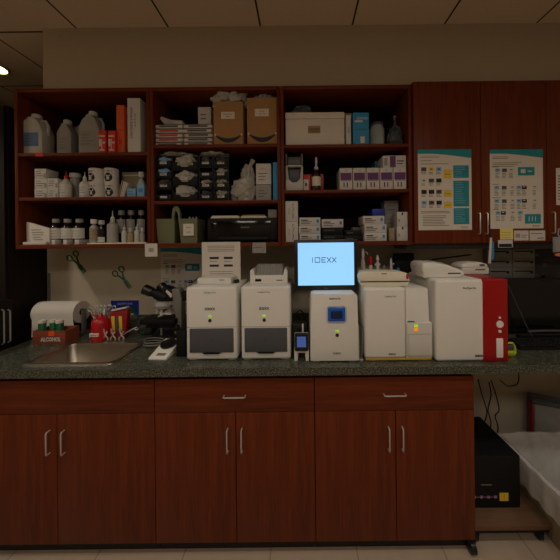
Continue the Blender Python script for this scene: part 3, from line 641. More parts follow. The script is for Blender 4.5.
for k in range(2):
    carton('toner_box', w, .14, .044, dull_black, ['lower','upper'][k]+' black carton under the single blue-dotted white box', 'box', (x, 1.79, z3+k*.045), [(.1,.6,.55,.7,dgrey)], group='black cartons')
carton('test_box', w, .14, .054, card_w, 'blue-dotted white box resting on two black cartons', 'box', (x, 1.785, z3+.0905), bdot, group='blue-dotted white boxes')
x, w, _ = at_px(344, 363, 220, 240, 1.72, z3)
for k in range(2):
    carton('toner_box', w*(1-.1*k), .13, .036, dull_black, ['lower','upper'][k]+' black carton in the gap between the two white box stacks', 'box', (x, 1.80, z3+k*.037), [(.15,.5,.4,.6,dgrey)], group='black cartons')
carton('carton', .13, .09, .10, card_g, 'grey carton behind the right blue-dotted stack', 'box', (X(362,1.90,232)+.0, 1.955-.01, z3), flap=False)
for k in range(3):
    x, w, _ = at_px(364.5-(1.2 if k == 2 else 0), 386.5-(2 if k == 2 else 0), 220, 240, 1.71, z3); hh = .0545
    carton('test_box', w, .14, hh-.001, card_w, ['bottom','middle','top'][k]+' blue-dotted white box of the stack beside the tan block', 'box', (x, 1.78, z3+k*hh), bdot, group='blue-dotted white boxes')
carton('carton', .085, .08, .05, signblue, 'small dark blue box on top of the right stack', 'box', (X(377,1.80,210), 1.80, z3+3*.0545), flap=False)
x, w, _ = at_px(385, 399, 220, 240, 1.83, z3)
for k in range(3):
    carton('carton', w, .09, .092, card_g, ['bottom','middle','top'][k]+' grey carton of the tall stack behind the white boxes', 'box', (x, 1.88, z3+k*.093), lines(2,.2,.8,.3,.6,ink,.04), group='grey stacked cartons')
carton('wood_block', .035, .05, .085, tan, 'small tan block between two white boxes', 'block', (X(392,1.72,235), 1.745, z3), flap=False)
x, w, _ = at_px(397.5, 409, 220, 240, 1.71, z3)
for k in range(2):
    carton('glove_box', w-.006*k, .09, .094-.002*k, card_w, ['lower','upper'][k]+' plain white box at the right end, dark notch on its face', 'box', (x, 1.765, z3+k*.095), [(.42,.56,.78,.95,inkd),(.1,.25,.3,.5,card_g)], group='plain white boxes at the right end')

# ================================================================= PAPERS ON CABINETS
def poster(p0, p1, py0, py1, ysurf, kind, label, name='poster', dim=False):
    xa, xb = X(p0, ysurf, 190), X(p1, ysurf, 190); zt, zb = Z(py0, ysurf, (p0+p1)/2), Z(py1, ysurf, (p0+p1)/2)
    w, h = xb-xa, zt-zb; mb = MB(); mats = [paper, teal, yellow, ink, inkd, lblue, card_w]
    def R_(u0, u1, v0, v1, m, lay=1): mb.box(-w/2+u0*w, -w/2+u1*w, -.0012-.0004*lay, -.0008, h*(1-v1), h*(1-v0), 0, m)
    # slightly cockled sheet
    q = mb.bm; K, J = 10, 14; G = [[q.verts.new((-w/2+w*i/K, -.0008-.0004*abs(noise.noise(Vector((i*.4,j*.3,kind)))), h*j/J)) for i in range(K+1)] for j in range(J+1)]
    for j in range(J):
        for i in range(K): f = q.faces.new((G[j][i], G[j][i+1], G[j+1][i+1], G[j+1][i])); f.smooth = True
    # teal header with curved lower edge
    n = 14; top = [(-w/2, h), (w/2, h)]; pts = []
    for k in range(n+1):
        u = 1-k/n; pts.append((-w/2+u*w, h*(1-.05-.085*max(0, u-.25)**1.3)))
    mb.prism(top+pts if False else [(-w/2,h)]+[(p[0],p[1]) for p in pts[::-1]]+[(w/2,h)], -.0022, -.0008, m=1)
    def tl(u0, u1, v, k=1, step=.018, m=3):
        for i in range(k): R_(u0, u0+(u1-u0)*random.uniform(.7,1), v+i*step, v+i*step+.006, m)
    if kind == 1:
        tl(.05,.5,.09); tl(.05,.3,.135); tl(.05,.7,.175,1)
        for a, b in ((.20,.355),(.39,.71),(.73,.93)):
            R_(.66,.95,a,b,1,1); 
            for i in range(int((b-a)/.03)): R_(.69,.69+.2*random.uniform(.6,1),a+.02+i*.028,a+.026+i*.028,5,2)
        for a, b in ((.25,.36),(.505,.59),(.65,.73)): R_(.48,.63,a,b,2,1); R_(.5,.6,(a+b)/2,(a+b)/2+.006,3,2)
        for v, k in ((.22,3),(.36,3),(.50,3),(.635,3)):
            for i in range(k):
                u = .06+.14*i; m = [(5,3,4),(3,2,5),(6,3,4),(4,4,3)][k and int(v*7)%4][i]
                R_(u,u+.10,v,v+.05,m,1); R_(u+.03,u+.07,v+.015,v+.03,4,2); tl(u,u+.1,v+.062,2,.016)
        tl(.05,.6,.765,2); tl(.08,.6,.82,7,.02)
    else:
        tl(.05,.45,.09,2,.02); tl(.05,.6,.165,3,.022)
        R_(.53,.84,.225,.33,1,1); R_(.58,.67,.25,.30,6,2); R_(.71,.79,.27,.285,6,2)
        for v, us in ((.24,(.10,.23,.36)),(.46,(.08,.22,.38,.5,.60,.80)),(.63,(.08,.22,.38,.5,.60,.80)),(.78,(.10,.20,.38,.52))):
            for i, u in enumerate(us):
                m = 4 if (abs(u-.6) < .01 or (v > .7 and i == 1)) else (5, 3, 6)[i%3]
                R_(u,u+.09,v,v+.045,m,1); R_(u+.02,u+.06,v+.01,v+.02,4 if m != 4 else 6,2); tl(u,u+.08,v+.06,4,.018)
            tl(.04,.2,v-.025)
        R_(.65,.95,.82,.94,1,1)
        for i in range(3): R_(.72+.06*i,.735+.06*i,.85,.91,6,2)
    mb.text('IDEXX', .016, w*.36, h*.028, -.0014, 3)
    return tag(mb.build(name, mats, None, ((xa+xb)/2, ysurf, zb)), label, 'poster')
DF = 1.672
poster(418, 471.5, 149.5, 230, DF, 1, 'instruction poster with teal side panels and yellow squares')
poster(490, 543, 149.5, 228.5, DF, 2, 'instruction poster with teal header and bottom-right teal square')
o = poster(160, 206, 248, 318, WALL, 2, 'teal-headed instruction poster on the wall behind the microscope')
def note(name, p0, p1, py0, py1, ys, m, label, cat='note', marks=(), rz=0, txt=None):
    xa, xb = X(p0, ys, (py0+py1)/2), X(p1, ys, (py0+py1)/2); zt, zb = Z(py0, ys, (p0+p1)/2), Z(py1, ys, (p0+p1)/2); w, h = xb-xa, zt-zb
    mats = [m, ink, inkd, card_g]; mb = MB(); mb.box(-w/2, w/2, -.001, 0, 0, h)
    for a, b, c, d_, i in marks: mb.box((a-.5)*w, (b-.5)*w, -.0016, -.0009, c*h, d_*h, 0, i)
    if txt: mb.text(txt[0], txt[1], txt[2]*w, txt[3]*h, -.0015, 2)
    return tag(mb.build(name, mats, None, ((xa+xb)/2, ys-.0002, zb)), label, cat)
ll = lambda n, a=.1, b=.85: [(a, b-.15*random.random(), .15+.7*k/n, .15+.7*k/n+.025, 1) for k in range(n)]
note('notice', 556, 572, 168, 205, DF, paper, 'white notice on the last wall cabinet at the right edge', marks=ll(9))
note('sticky_note', 500, 513, 228.5, 239.5, DF, post, 'yellow sticky note hanging under the right poster', marks=ll(3))
note('wall_card', 514, 528.5, 230.5, 240.5, DF, card_w, 'small white card directly right of the yellow sticky note', marks=[(.1,.4,.3,.7,3),(.5,.9,.5,.56,1),(.5,.8,.3,.36,1)])
note('wall_card', 529.5, 545, 230.5, 240.5, DF, card_w, 'small white card with grey lines, right of the other card', marks=[(.1,.8,.65,.72,1),(.5,.9,.2,.28,2)])
note('name_plate', 498, 512.5, 240, 247.5, DF-.002, card_w, 'white plate with dark strip below the yellow sticky note', marks=[(.05,.95,.05,.5,2),(.4,.5,.15,.4,3)])
o = note('printed_sheet', 202, 240.5, 242, 284.5, 1.70-.012, paper, 'white printed sheet with four dark rectangles hanging below the printer', 'sheet',
     marks=[(.2,.44,.60,.65,2),(.57,.8,.60,.65,2),(.2,.44,.42,.47,2),(.57,.8,.42,.47,2)]+[(.15,.85,.9-.04*k,.91-.04*k,1) for k in range(4)]+[(.2,.8,.3-.05*k,.31-.05*k,1) for k in range(4)]+[(.2,.4,.54,.55,1),(.57,.77,.54,.55,1)])
note('paper_tag', 145, 157.5, 243.5, 256.5, UF-.003, card_w, 'small square paper tag hanging where two wall cabinets meet', marks=[(.3,.7,.35,.65,3)])
note('paper_scrap', 252.5, 266, 242.5, 253, UF-.003, card_g, 'grey curled scrap of tape hanging from the cabinet edge', marks=[(.1,.8,.5,.56,1)])

# hemostats on wall
def clamp(px, py, label, m, s=1):
    t = thing('clamp', label, 'clamp', (X(px, WALL, py), WALL+.002, Z(py, WALL, px)))
    A = math.radians(35)
    for q in (-1, 1):
        mb = MB(); M = Matrix.Rotation(-A, 4, 'Y')
        ring = [(q*.024+.015*math.cos(2*PI*k/14), -.006, .058+.018*math.sin(2*PI*k/14)) for k in range(15)]
        mb.tube([(a*1.25,b,c*1.25) for a,b,c in ring], .0042, 6, M=M); mb.tube([(q*.022,-.006,.052),(q*.005,-.006,.008),(-q*.007,-.006,-.025),(-q*.009,-.006,-.085)], [.005,.006,.0075,.006], 6, M=M)
        mb.build('arm', m, t)
clamp(78.5, 263.5, 'dark green clamp on the wall, nearest the wall corner', gemstone)
clamp(124, 279, 'dark green clamp on the wall above the blue sign', gemstone)
x0 = X(111, WALL, 310)
o = note('safety_sign', 111, 139, 300.5, 322, WALL, signblue, 'blue sign with green square on the wall behind the sink', 'sign')
mats = None
xs, xe = X(126, WALL, 312), X(135.5, WALL, 312)
mb = MB(); ww = (X(139,WALL,310)-X(111,WALL,310)); hh = Z(300.5,WALL,125)-Z(322,WALL,125)
mb.box(ww*.04, ww*.36, -.0022, -.001, hh*.12, hh*.70, 0, 0); mb.box(ww*.17,ww*.20,-.003,-.002,hh*.22,hh*.6,0,1); mb.box(ww*.08,ww*.30,-.003,-.002,hh*.32,hh*.4,0,1)
mb.text('SAFETY EYE', .022, 0, hh*.84, -.0016, 1)
mb.build('symbol', [green, card_w], o)

# ================================================================= ANALYZERS
def feet(t, w, d, z=.008, m=white2):
    for sx in (-1, 1): MB().box(sx*w*.38-.02, sx*w*.38+.02, -d/2+.01, d/2-.02, 0, z, .003).build('foot', m, t)
def leds(t, x, z, y, btn=inkd):
    MB().box(x-.009, x+.009, y-.0012, y+.001, z+.018, z+.028, .0005).build('status_light', led, t)
    mb = MB(); mb.lathe([(.0095,0),(.0095,.0016),(.006,.0022)], 18, M=Matrix.Translation((x, y, z)) @ Matrix.Rotation(PI/2, 4, 'X')); mb.build('power_button', btn, t)
def catalyst(p0, p1, py0, label):
    d = 1.458; x, w, h = at_px(p0, p1, py0, 359, d, CT); D = .32
    t = thing('chemistry_analyzer', label, 'analyzer', (x, d+D/2, CT), group='twin white analyzers')
    MB().box(-w/2, w/2, -D/2, D/2, .005, h, .013, seg=3).build('shell', white, t)
    y = -D/2
    dr = MB().prism([(-w*.43,h*.115),(-w*.20,h*.115),(-w*.16,h*.095),(w*.16,h*.095),(w*.20,h*.115),(w*.43,h*.115),(w*.43,h*.44),(-w*.43,h*.44)], y-.005, y+.01, bev=.003).build('drawer_door', dgrey, t)
    MB().lathe([(.003,0),(.003,.001)], 10, M=Matrix.Translation((0, y-.005, h*.28)) @ Matrix.Rotation(PI/2, 4, 'X')).build('latch_hole', inkd, dr)
    MB().box(-w*.15, w*.15, y-.009, y-.004, h*.098, h*.122, .002).build('finger_pull', dull_black, dr)
    MB().box(-w/2+.004, w/2-.004, y-.0008, y+.001, h*.455, h*.459).build('seam', mgrey, t)
    leds(t, -w*.03, h*.545, y)
    MB().text('IDEXX', .019, -w*.03, h*.70, y-.0006, bold=.0006).build('wordmark', inkd, t)
    MB().text('Catalyst One', .0125, -w*.03, h*.925, y-.0006).build('model_text', ink, t)
    feet(t, w, D); return t, h, x, w
tA, hA, xA, wA = catalyst(186, 237, 287, 'white analyzer with dark grey door, standing beside the microscope')
tB, hB, xB, wB = catalyst(241, 290.5, 286.5, 'white analyzer with dark grey door, under the ribbed centrifuge')
# on top of A
t = thing('slim_tray', 'slim white tray lying on the left twin analyzer', 'tray', (xA-.01, 1.60, CT+hA))
MB().box(-.1,.098,-.06,.08,.0,.038,.008).build('body', white, t)
MB().box(.03,.06,-.0612,-.0595,.024,.028).build('mark', ink, t)
tag(MB().tube([(-.03,0,.006),(-.02,-.02,.012),(0,-.01,.03),(.02,0,.024),(.03,.01,.006)], .004).build('cable_loop', black, None, (xA-.125, 1.60, CT+hA)), 'short black cable loop beside the slim white tray', 'cable')
tag(MB().box(-.012,.012,-.02,.02,0,.018,.003).build('small_cube', dull_black, None, (xA+.107, 1.60, CT+hA)), 'small black block at the right of the slim white tray', 'block')
# centrifuge on B
d = 1.56; x, w, h = at_px(249.5, 288, 264.5, 285.5, d, CT+hB)
t = thing('centrifuge', 'small white centrifuge with ribbed lid on the right twin analyzer', 'centrifuge', (x, d+.08, CT+hB))
w *= .98; h = .105
MB().prism([(-w/2,0),(w/2,0),(w/2,h*.72),(w*.42,h*.85),(w*.38,h*.45),(-w*.38,h*.45),(-w*.42,h*.85),(-w/2,h*.72)], -.08, .09, bev=.004).build('body', white, t)
mb = MB(); mb.prism([(-.06,h*.45),(.07,h*.55),(.07,h),(0,h)], -w*.37, w*.37, 'x', bev=.003)
for k in range(9): mb.tube([(-w*.34+k*w*.085, -.062, h*.50), (-w*.34+k*w*.085, -.004, h*1.0)], .003, 6)
mb.build('ribbed_lid', card_g, t)
MB().box(-w*.36, -w*.2, -.0815, -.079, h*.12, h*.26).build('display', screen_off, t); MB().box(w*.2, w*.36, -.081, -.079, h*.15, h*.2).build('badge', ink, t)
# M3 sediment analyzer
d = 1.422; x, w, h = at_px(310, 359, 293.5, 361.5, d, CT); D = .30
t = thing('sediment_analyzer', 'white analyzer with square blue window below the lit monitor', 'analyzer', (x, d+D/2, CT)); h3 = h; x3 = x
mb = MB(); mb.prism([(-w/2,.006),(w/2,.006),(w/2-.002,h*.5),(w/2-.006,h-.012),(w/2-.02,h),(-w/2+.02,h),(-w/2+.006,h-.012),(-w/2+.002,h*.5)], -D/2, D/2, bev=.007)
mb.build('shell', white, t); y = -D/2
wn = MB().box(-.052+.012, .052+.012, y-.004, y+.01, h*.578, h*.815, .014, seg=3).build('blue_window', blue, t)
MB().box(-.03+.012, .03+.012, y-.0055, y-.003, h*.64, h*.75, .004).build('slot', blue_d, wn)
MB().box(-.02+.012, .02+.012, y-.0065, y-.005, h*.68, h*.71, .001).build('slide', inkd, wn)
leds(t, .014, h*.395, y)
MB().text('SediVue Dx', .0125, .004, h*.925, y-.0006, bold=.0004).build('model_text', ink, t)
MB().text('IDEXX', .014, .012, h*.13, y-.0006, bold=.0004).build('wordmark', ink, t)
feet(t, w, D, .008)
# monitor on it
d = 1.52; zm = CT+h3
xc = X(326, d, 265); W_ = X(358,d,265)-X(294.3,d,265); H_ = Z(239.5,d,325)-Z(290.5,d,325); zc = (Z(239.5,d,325)+Z(290.5,d,325))/2-zm
t = thing('monitor', 'lit touchscreen monitor showing a logo, on the blue-window analyzer', 'monitor', (xc, d+.06, zm))
MB().box(-.05,.05,-.03,.045,0,.008,.003).box(-.025,.025,-.03,.01,.006,.05,.003).build('stand', black, t)
MB().box(-W_/2, W_/2, -.06, -.02, zc-H_/2, zc+H_/2, .004).build('bezel', black, t)
mb = MB(); mb.box(-W_/2+.022, W_/2-.022, -.0612, -.0595, zc-H_/2+.030, zc+H_/2-.018, 0, 0); mb.build('screen', scr, t)
mb = MB(); zz = zc+H_*.10
def rect_o(cx, ww, hh, th, m=0):
    mb.box(cx-ww/2, cx+ww/2, -.0622, -.0613, zz+hh/2-th, zz+hh/2); mb.box(cx-ww/2, cx+ww/2, -.0622, -.0613, zz-hh/2, zz-hh/2+th)
lh = .030; u = -.075
mb.box(u-.004, u-.001, -.0622, -.0613, zz-lh/2, zz+lh/2)
rect_o(u+.026, .030, lh, .004); mb.box(u+.038, u+.041, -.0622, -.0613, zz-lh/2+.003, zz+lh/2-.003); mb.box(u+.011,u+.014,-.0622,-.0613,zz-lh/2,zz+lh/2)
rect_o(u+.062, .024, lh, .004); mb.box(u+.052,u+.070,-.0622,-.0613,zz-.002,zz+.002); mb.box(u+.050,u+.053,-.0622,-.0613,zz-lh/2,zz+lh/2)
for cx in (u+.092, u+.122):
    for s in (-1,1): mb.tube([(cx-.012,-.0618,zz-s*lh/2),(cx+.012,-.0618,zz+s*lh/2)], .0018, 4)
mb.build('screen_logo', screenink, t)
MB().text('DELL', .010, 0, zc-H_/2+.012, -.0606).build('wordmark', mgrey, t)
# handheld in cradle
d = 1.44; x = X(301.5, d, 345)
t = thing('handheld_meter', 'black handheld meter with lit blue screen in a white cradle', 'meter', (x, d+.03, CT))
MB().prism([(-.040,0),(-.022,0),(-.018,.045),(.018,.045),(.022,0),(.040,0),(.040,.062),(.036,.078),(-.036,.078),(-.040,.062)], -.03, .05, bev=.003).build('cradle', white, t)
ph = MB().box(-.036,.036,-.046,-.026,.060,.158,.006).build('handset', black, t)
MB().box(-.036,.036,-.0435,-.0415,.058,.160,.001).build('silver_rim', mgrey, ph) if False else None
MB().box(-.0375,.0375,-.040,-.030,.0585,.1595,.004).build('rim', card_g, ph)
MB().box(-.024,.024,-.0468,-.045,.083,.140).build('screen', scr_small, ph)
MB().box(.004,.012,-.034,-.026,.155,.205,.002).build('test_strip', card_w, ph)
mb = MB(); mb.box(-.045,.03,.02,.08,.08,.19,.006); mb.build('dock', black, t)
tag(MB().tube([(0,0,.0),(0,0,.19),(-.012,.0,.215),(-.02,0,.235),(0,0,.248),(.025,0,.225),(.03,0,.2),(.028,0,.0)], .0035).build('loose_cable', dull_black, None, (x-.005, 1.555, CT)), 'black looped cord standing behind the handheld meter', 'cord')
# M4
d = 1.425; D = .27
xa, xb = X(365, d, 330), X(432.5, d, 330); x = (xa+xb)/2; w = xb-xa; h = Z(288, d, 390)-CT
t = thing('dry_slide_analyzer', 'wide white analyzer with yellow base line and stepped right side', 'analyzer', (x, d+D/2, CT)); x4, h4, w4 = x, h, w
y = -D/2; xm = xa+.645*w-x
xm = X(406, d, 320)-x
MB().box(-w/2, xm, y, D/2, .016, h, .014, seg=3).build('main_shell', white, t)
hs = Z(322.5, d, 415)-CT
xt = X(428.5, d, 300)-x
MB().prism([(xm+.001,.016),(w/2,.016),(w/2,hs),(xt+.006,hs),(xt,h-.004),(xm+.001,h-.004)], y+.004, D/2-.01, bev=.005).build('side_module', white, t)
MB().box(xm+.004, w/2-.003, y-.004, y+.01, .03, hs-.002, .004).build('slide_door', white2, t)
MB().box(xm+.012, xm+.013, y-.005, y, .03, hs-.06).box(xm+.012, w/2-.008, y-.005, y, hs-.062, hs-.061).build('seam', mgrey, t)
MB().prism([(xm+.008,hs+.001),(xm+.05,hs+.001),(xm+.045,hs+.006),(xm+.012,hs+.008)], y+.002, y+.01).build('green_tab', green, t)
MB().box(xm+.042, xm+.062, y-.0055, y-.003, hs-.024, hs-.010, .0005).build('green_light', led, t)
MB().box(xm+.040, xm+.062, y-.0055, y-.003, hs-.046, hs-.028, .0005).build('orange_light', orange_l, t)
MB().box(-w/2+.004, w/2-.004, y+.004, D/2-.01, .005, .017, .002).build('base_line', mat('ochre', (196,150,60), .5), t)
feet(t, w, D, .012)
MB().text('Catalyst Dx', .013, -w*.12, h*.885, y-.0006).build('model_text', ink, t); MB().text('IDEXX', .013, -w*.10, h*.10, y-.0006, bold=.0004).build('wordmark', inkd, t)
MB().box(-.008-w/2+.008, .01-w/2, y+.03, y+.034, .1, .2) if False else None
t = thing('sample_rack', 'cream foam tube rack on the stepped analyzer', 'rack', (X(384.5,1.47,280), 1.525, CT+h4))
wr = X(409,1.47,280)-X(359.5,1.47,280)
MB().prism([(-wr*.46,0),(wr*.46,0),(wr*.5,.028),(wr*.5,.030),(-wr*.5,.030),(-wr*.5,.028)], -.06, .06, bev=.005).build('lower_tier', cream, t)
MB().prism([(-wr*.5,.031),(wr*.5,.031),(wr*.47,.070),(wr*.38,.080),(-wr*.3,.086),(-wr*.48,.080),(-wr*.52,.060)], -.066, .06, bev=.006).build('upper_tier', cream, t)
mb = MB(); mb.box(wr*.42, wr*.47, -.068, -.064, .042, .070, .002, 0); mb.build('red_tag', redc, t)
MB().box(-.02,.01,-.0665,-.0645,.070,.075).build('slot', ink, t)
zr = CT+h4+.0
def pip(px, top, label, m, m2, r=.011, kind=0):
    d = 1.738; x = X(px, d, 262); zt = Z(top, d, px); hh = zt-CT
    t = thing(['wash_bottle','reagent_bottle','pipette','tube'][kind], label, ['bottle','bottle','pipette','tube'][kind], (x, d, CT))
    if kind == 0:
        MB().lathe([(r,0),(r,hh*.82),(r*.6,hh*.88),(r*.4,hh*.9)], 16).build('body', m, t); MB().lathe([(r*.6,hh*.9),(r*.6,hh*.97),(r*.4,hh)], 12).build('cap', m2, t); MB().tube([(0,0,hh*.965),(.022,-.004,hh*.96),(.03,-.006,hh*.93)], .003).build('spout', m, t)
    elif kind == 1:
        MB().lathe([(r,0),(r,hh*.86),(r*.8,hh*.9)], 16).build('body', m, t); MB().lathe([(r*.9,hh*.9),(r*.9,hh)], 12).build('cap', m2, t)
    elif kind == 2:
        MB().lathe([(r*.5,0),(r*.6,hh*.3),(r,hh*.75),(r*.8,hh*.9),(r*.5,hh*.93),(r*.9,hh*.95),(r*.5,hh)], 14).build('body', m, t)
        MB().box(-.018,.018,-.005,.005,hh*.88,hh*.905,.002).build('finger_rest', m2, t)
    else:
        MB().lathe([(r*.5,0),(r*.9,hh*.1),(r*.9,hh*.94),(r*.4,hh)], 12).build('body', m, t); MB().box(0,.02,-.003,.003,hh*.92,hh*.935,.001).build('clip', m2, t)
pip(363, 248.5, 'tall white wash bottle behind the rack, nearest the lit monitor', milky, card_w, .016, 0)
pip(370.5, 256.5, 'white bottle with red cap behind the cream rack', card_w, redc, .013, 1)
pip(377.5, 255.5, 'white pipette with cross-shaped top behind the cream rack', card_w, card_w, .013, 2)
pip(384, 264.5, 'small grey tube tip between the two tall white pipettes', milky_g, milky_g, .006, 3)
pip(391, 258, 'slim white pipette nearest the red-tagged rack end', card_w, card_w, .009, 3)
pip(398, 268, 'small blue-capped tube at the right end behind the rack', milky, bluec, .010, 1)
tag(MB().box(-.07,.07,-.02,.02,0,.555,.004).build('standing_panel', dull_black, None, (X(393,1.93,265)+.14*.6, 1.95, CT)), 'tall black panel standing between the rack and the flat scanner', 'panel')
# clear packets between M3 and M4
t = thing('pouch_holder', 'clear holder of grey pouches between two analyzers', 'holder', (X(361.5,1.45,340)-.002, 1.49, CT))
for k in range(3): MB().box(-.0025,.0025,-.045,.03,.003,.19-.012*k,.002, M=Matrix.Translation((-.008+.006*k, .004*k, 0)) @ Matrix.Rotation(-.03+.03*k,4,'Y')).build('pouch', [clear, bagd, card_g][k], t)
MB().box(-.014,.010,-.05,.04,0,.005,.002).build('base', milky, t)
# M5 big red
d = 1.412; D = .37; xl, xr = X(436, d, 330), X(508, d, 330); x = (xl+xr)/2; w = xr-xl; h = Z(279.5, d, 470)-CT; h5 = h; x5 = x
t = thing('hematology_analyzer', 'large white analyzer with glossy red right panel', 'analyzer', (x, d+D/2, CT)); y = -D/2; xm = X(486, d, 330)-x
MB().box(-w/2, xm, y, D/2, .002, h, .016, seg=4).build('shell', white, t)
MB().box(-w/2+.03, xm-.01, y+.03, D/2, h, h+.003, .001).build('lid_seam', white2, t) if False else None
MB().box(xm-.018, w/2, y-.003, D/2-.004, .002, h, .006, seg=3).build('red_panel', red, t)
MB().box(xm+.052, xm+.088, y-.0055, y, .022, h*.285, .003).build('vertical_slot', white, t)
for zz, rr, nm in ((h*.455, .019, 'round_button'), (h*.535, .006, 'indicator'), (h*.37, .008, 'small_button')):
    MB().lathe([(rr,0),(rr,.003),(rr*.7,.004),(rr*.65,.003)], 22, M=Matrix.Translation((xm+.071, y-.003, zz)) @ Matrix.Rotation(PI/2,4,'X')).build(nm, white, t)
MB().text('ProCyte Dx', .014, -w*.03, h*.895, y-.0006, bold=.0004).build('model_text', inkd, t); MB().text('IDEXX', .016, w*.10, h*.07, y-.0006, bold=.0008).build('wordmark', inkd, t)
MB().box(-w*.4, w*.4, -D*.4, D*.4, 0, .004).build('base', dull_black, t)
# on top: flat scanner and second
zt5 = CT+h5
t = thing('flat_scanner', 'rounded white desktop reader sloping to the right on the red analyzer', 'reader', (X(439,1.50,270)+.015, 1.55, zt5))
wr = X(458,1.50,270)-X(416,1.50,270)
MB().prism([(-wr*.47,0),(wr*.40,0),(wr*.5,.012),(wr*.5,.030),(wr*.42,.043),(wr*.1,.074),(-wr*.25,.088),(-wr*.46,.086),(-wr*.5,.07),(-wr*.5,.045),(-wr*.47,.03)], -.07, .10, bev=.010).build('body', white, t)
MB().box(wr*.10, wr*.40, -.0715, -.069, .022, .028).build('slot', inkd, t)
MB().prism([(-wr*.2,.088),(wr*.1,.0755),(wr*.13,.077),(-wr*.17,.0905)], -.02, .06).build('top_inset', white2, t)
t = thing('label_printer', 'small two-tone white label printer behind the sloping reader', 'printer', (X(478,1.60,270)-.01, 1.67, zt5))
MB().box(-.08,.085,-.06,.07,0,.042,.006).build('base', white2, t); MB().prism([(-.085,.043),(.082,.043),(.075,.062),(.03,.075),(-.05,.07),(-.075,.06)], -.055, .06, bev=.005).build('cover', white, t)
MB().box(.0,.06,-.0615,-.059,.026,.032).build('slot', inkd, t); MB().box(.03,.06,-.057,-.053,.05,.062).build('button_panel', dgrey, t)
# under-cabinet clutter, right
t = thing('wall_file_rack', 'grey two-column wall organizer with slots above the black monitor', 'organizer', (X(511,2.0,262), WALL-.001, Z(281,2.0,511)))
wr, hr = .36, Z(249,2.0,511)-Z(281,2.0,511)
MB().box(-wr/2, wr/2, -.05, 0, 0, hr, .003).build('frame', card_g, t)
for c in range(2):
    for r_ in range(3):
        cx = -wr/4+c*wr/2; zz = hr*(.12+.31*r_)
        dr = MB().box(cx-wr*.225, cx+wr*.225, -.058, -.048, zz, zz+hr*.26, .003).build('drawer', card_g, t)
        MB().box(cx-wr*.2, cx+wr*.13, -.0595, -.0575, zz+hr*.17, zz+hr*.205).lathe([(.010,0),(.010,.003)], 12, M=Matrix.Translation((cx+wr*.16,-.0575,zz+hr*.16)) @ Matrix.Rotation(PI/2,4,'X')).build('slot', dull_black, dr)
t = thing('pegboard', 'dark mottled notice panel on the wall at the right', 'panel', (X(548,2.03,262), WALL-.0005, Z(284,2.03,548)))
mb = MB(); mb.box(-.12,.16,-.012,0,0,.27,.002,0)
for k in range(14): a, b = random.uniform(-.11,.12), random.uniform(.02,.22); mb.box(a,a+.03,-.0135,-.0115,b,b+.02*random.uniform(.6,1.6),0,1+k%3)
mb.build('panel', [mat('dark_panel',(70,66,62),.8), mat('blot_a',(92,70,60),.8), mat('blot_b',(52,64,78),.8), mat('blot_c',(104,98,90),.8)], t)
tag(MB().tube([(X(435,2.0,258),2.043,Z(260,2.0,435)),(X(475,2.0,255),2.043,Z(255,2.0,475))], .005).build('pen_rod', dull_black), 'thin black rod fixed to the wall behind the white reader', 'rod')
# hanging lanyard / keys
xh = X(485.5,DF,220)
t = thing('lanyard', 'blue and white lanyard tag hanging from the right poster door handle', 'lanyard', (xh, DF-.030, Z(263,DF,487)))
MB().tube([(.0,0,.235),(.006,0,.2),(.004,0,.16)], .003).build('clip', dull_black, t)
MB().prism([(.006,.16),(.018,.16),(.008,.0),(-.008,0)], -.003, .003, bev=.001).build('white_tag', card_w, t); MB().prism([(.020,.14),(.030,.13),(.03,.03),(.014,.02)], -.001, .004, bev=.001).build('blue_strap', bluec, t)
xh = X(552,DF,220)
t = thing('clipboard', 'grey clipboard hanging from a hook at the right edge', 'clipboard', (xh+.02, DF-.030, Z(252,DF,556)))
MB().box(-.045,.10,-.003,.003,0,.095,.002).build('board', mat('blue_grey',(130,138,148),.5), t); mb = MB(); mb.box(-.03,.09,-.0045,-.003,.01,.08)
mb.build('sheet', card_g, t)
MB().tube([(.0,0,.09),(-.012,0,.11),(-.008,0,.145),(.008,0,.15),(.012,0,.12)], .0035).build('hook', chrome, t)
MB().prism([(-.03,-.022),(.0,-.028),(.08,-.022),(.08,-.004),(.0,-.006),(-.03,-.010)], -.004, .008, bev=.002).build('orange_flap', pinkm, t)
# right monitor + keyboard
d = 1.78; xa = X(506.5, d, 300); za, zb = Z(278.5,d,530), CT+.03
t = thing('desktop_monitor', 'large black switched-off monitor at the right end of the worktop', 'monitor', (xa+.30, d+.05, CT))
MB().box(-.30,.30,-.05,-.02,zb-CT,za-CT,.004).build('bezel', dull_black, t); MB().box(-.285,.285,-.0512,-.0495,zb-CT+.02,za-CT-.016).build('screen', screen_off, t)
MB().box(-.12,.12,-.06,.1,0,.012,.004).box(-.03,.03,.0,.025,.01,.2,.003).box(-.03,.03,-.02,.01,.1,.2,.003).build('stand', dull_black, t)
tag(MB().tube([(X(507,1.74,282),1.745,Z(282,1.74,507)),(X(524,1.74,325),1.72,Z(325,1.74,524)),(X(528,1.74,330),1.70,CT+.01)], .0022).build('screen_cable', dgrey), 'thin grey cable running down across the black monitor', 'cable')
t = thing('keyboard', 'black keyboard in front of the switched-off monitor', 'keyboard', (X(545,1.60,345)+.02, 1.62, CT))
MB().prism([(-.07,0),(.07,0),(.07,.024),(-.07,.012)], -.21, .21, 'x', bev=.003).build('case', dull_black, t)
kb = MB()
for r_ in range(5):
    for c in range(20): kb.box(-.198+c*.0198, -.198+c*.0198+.0165, -.056+r_*.0225, -.056+r_*.0225+.0185, .013+(r_)*.0019, .0215+r_*.0019, .0015, 0, 1)
kb.build('keys', black, t)['kind'] = 'stuff'
t = thing('keyboard_rest', 'dark wrist rest and tray clutter between monitor and keyboard', 'tray', (X(545,1.72,338), 1.745, CT))
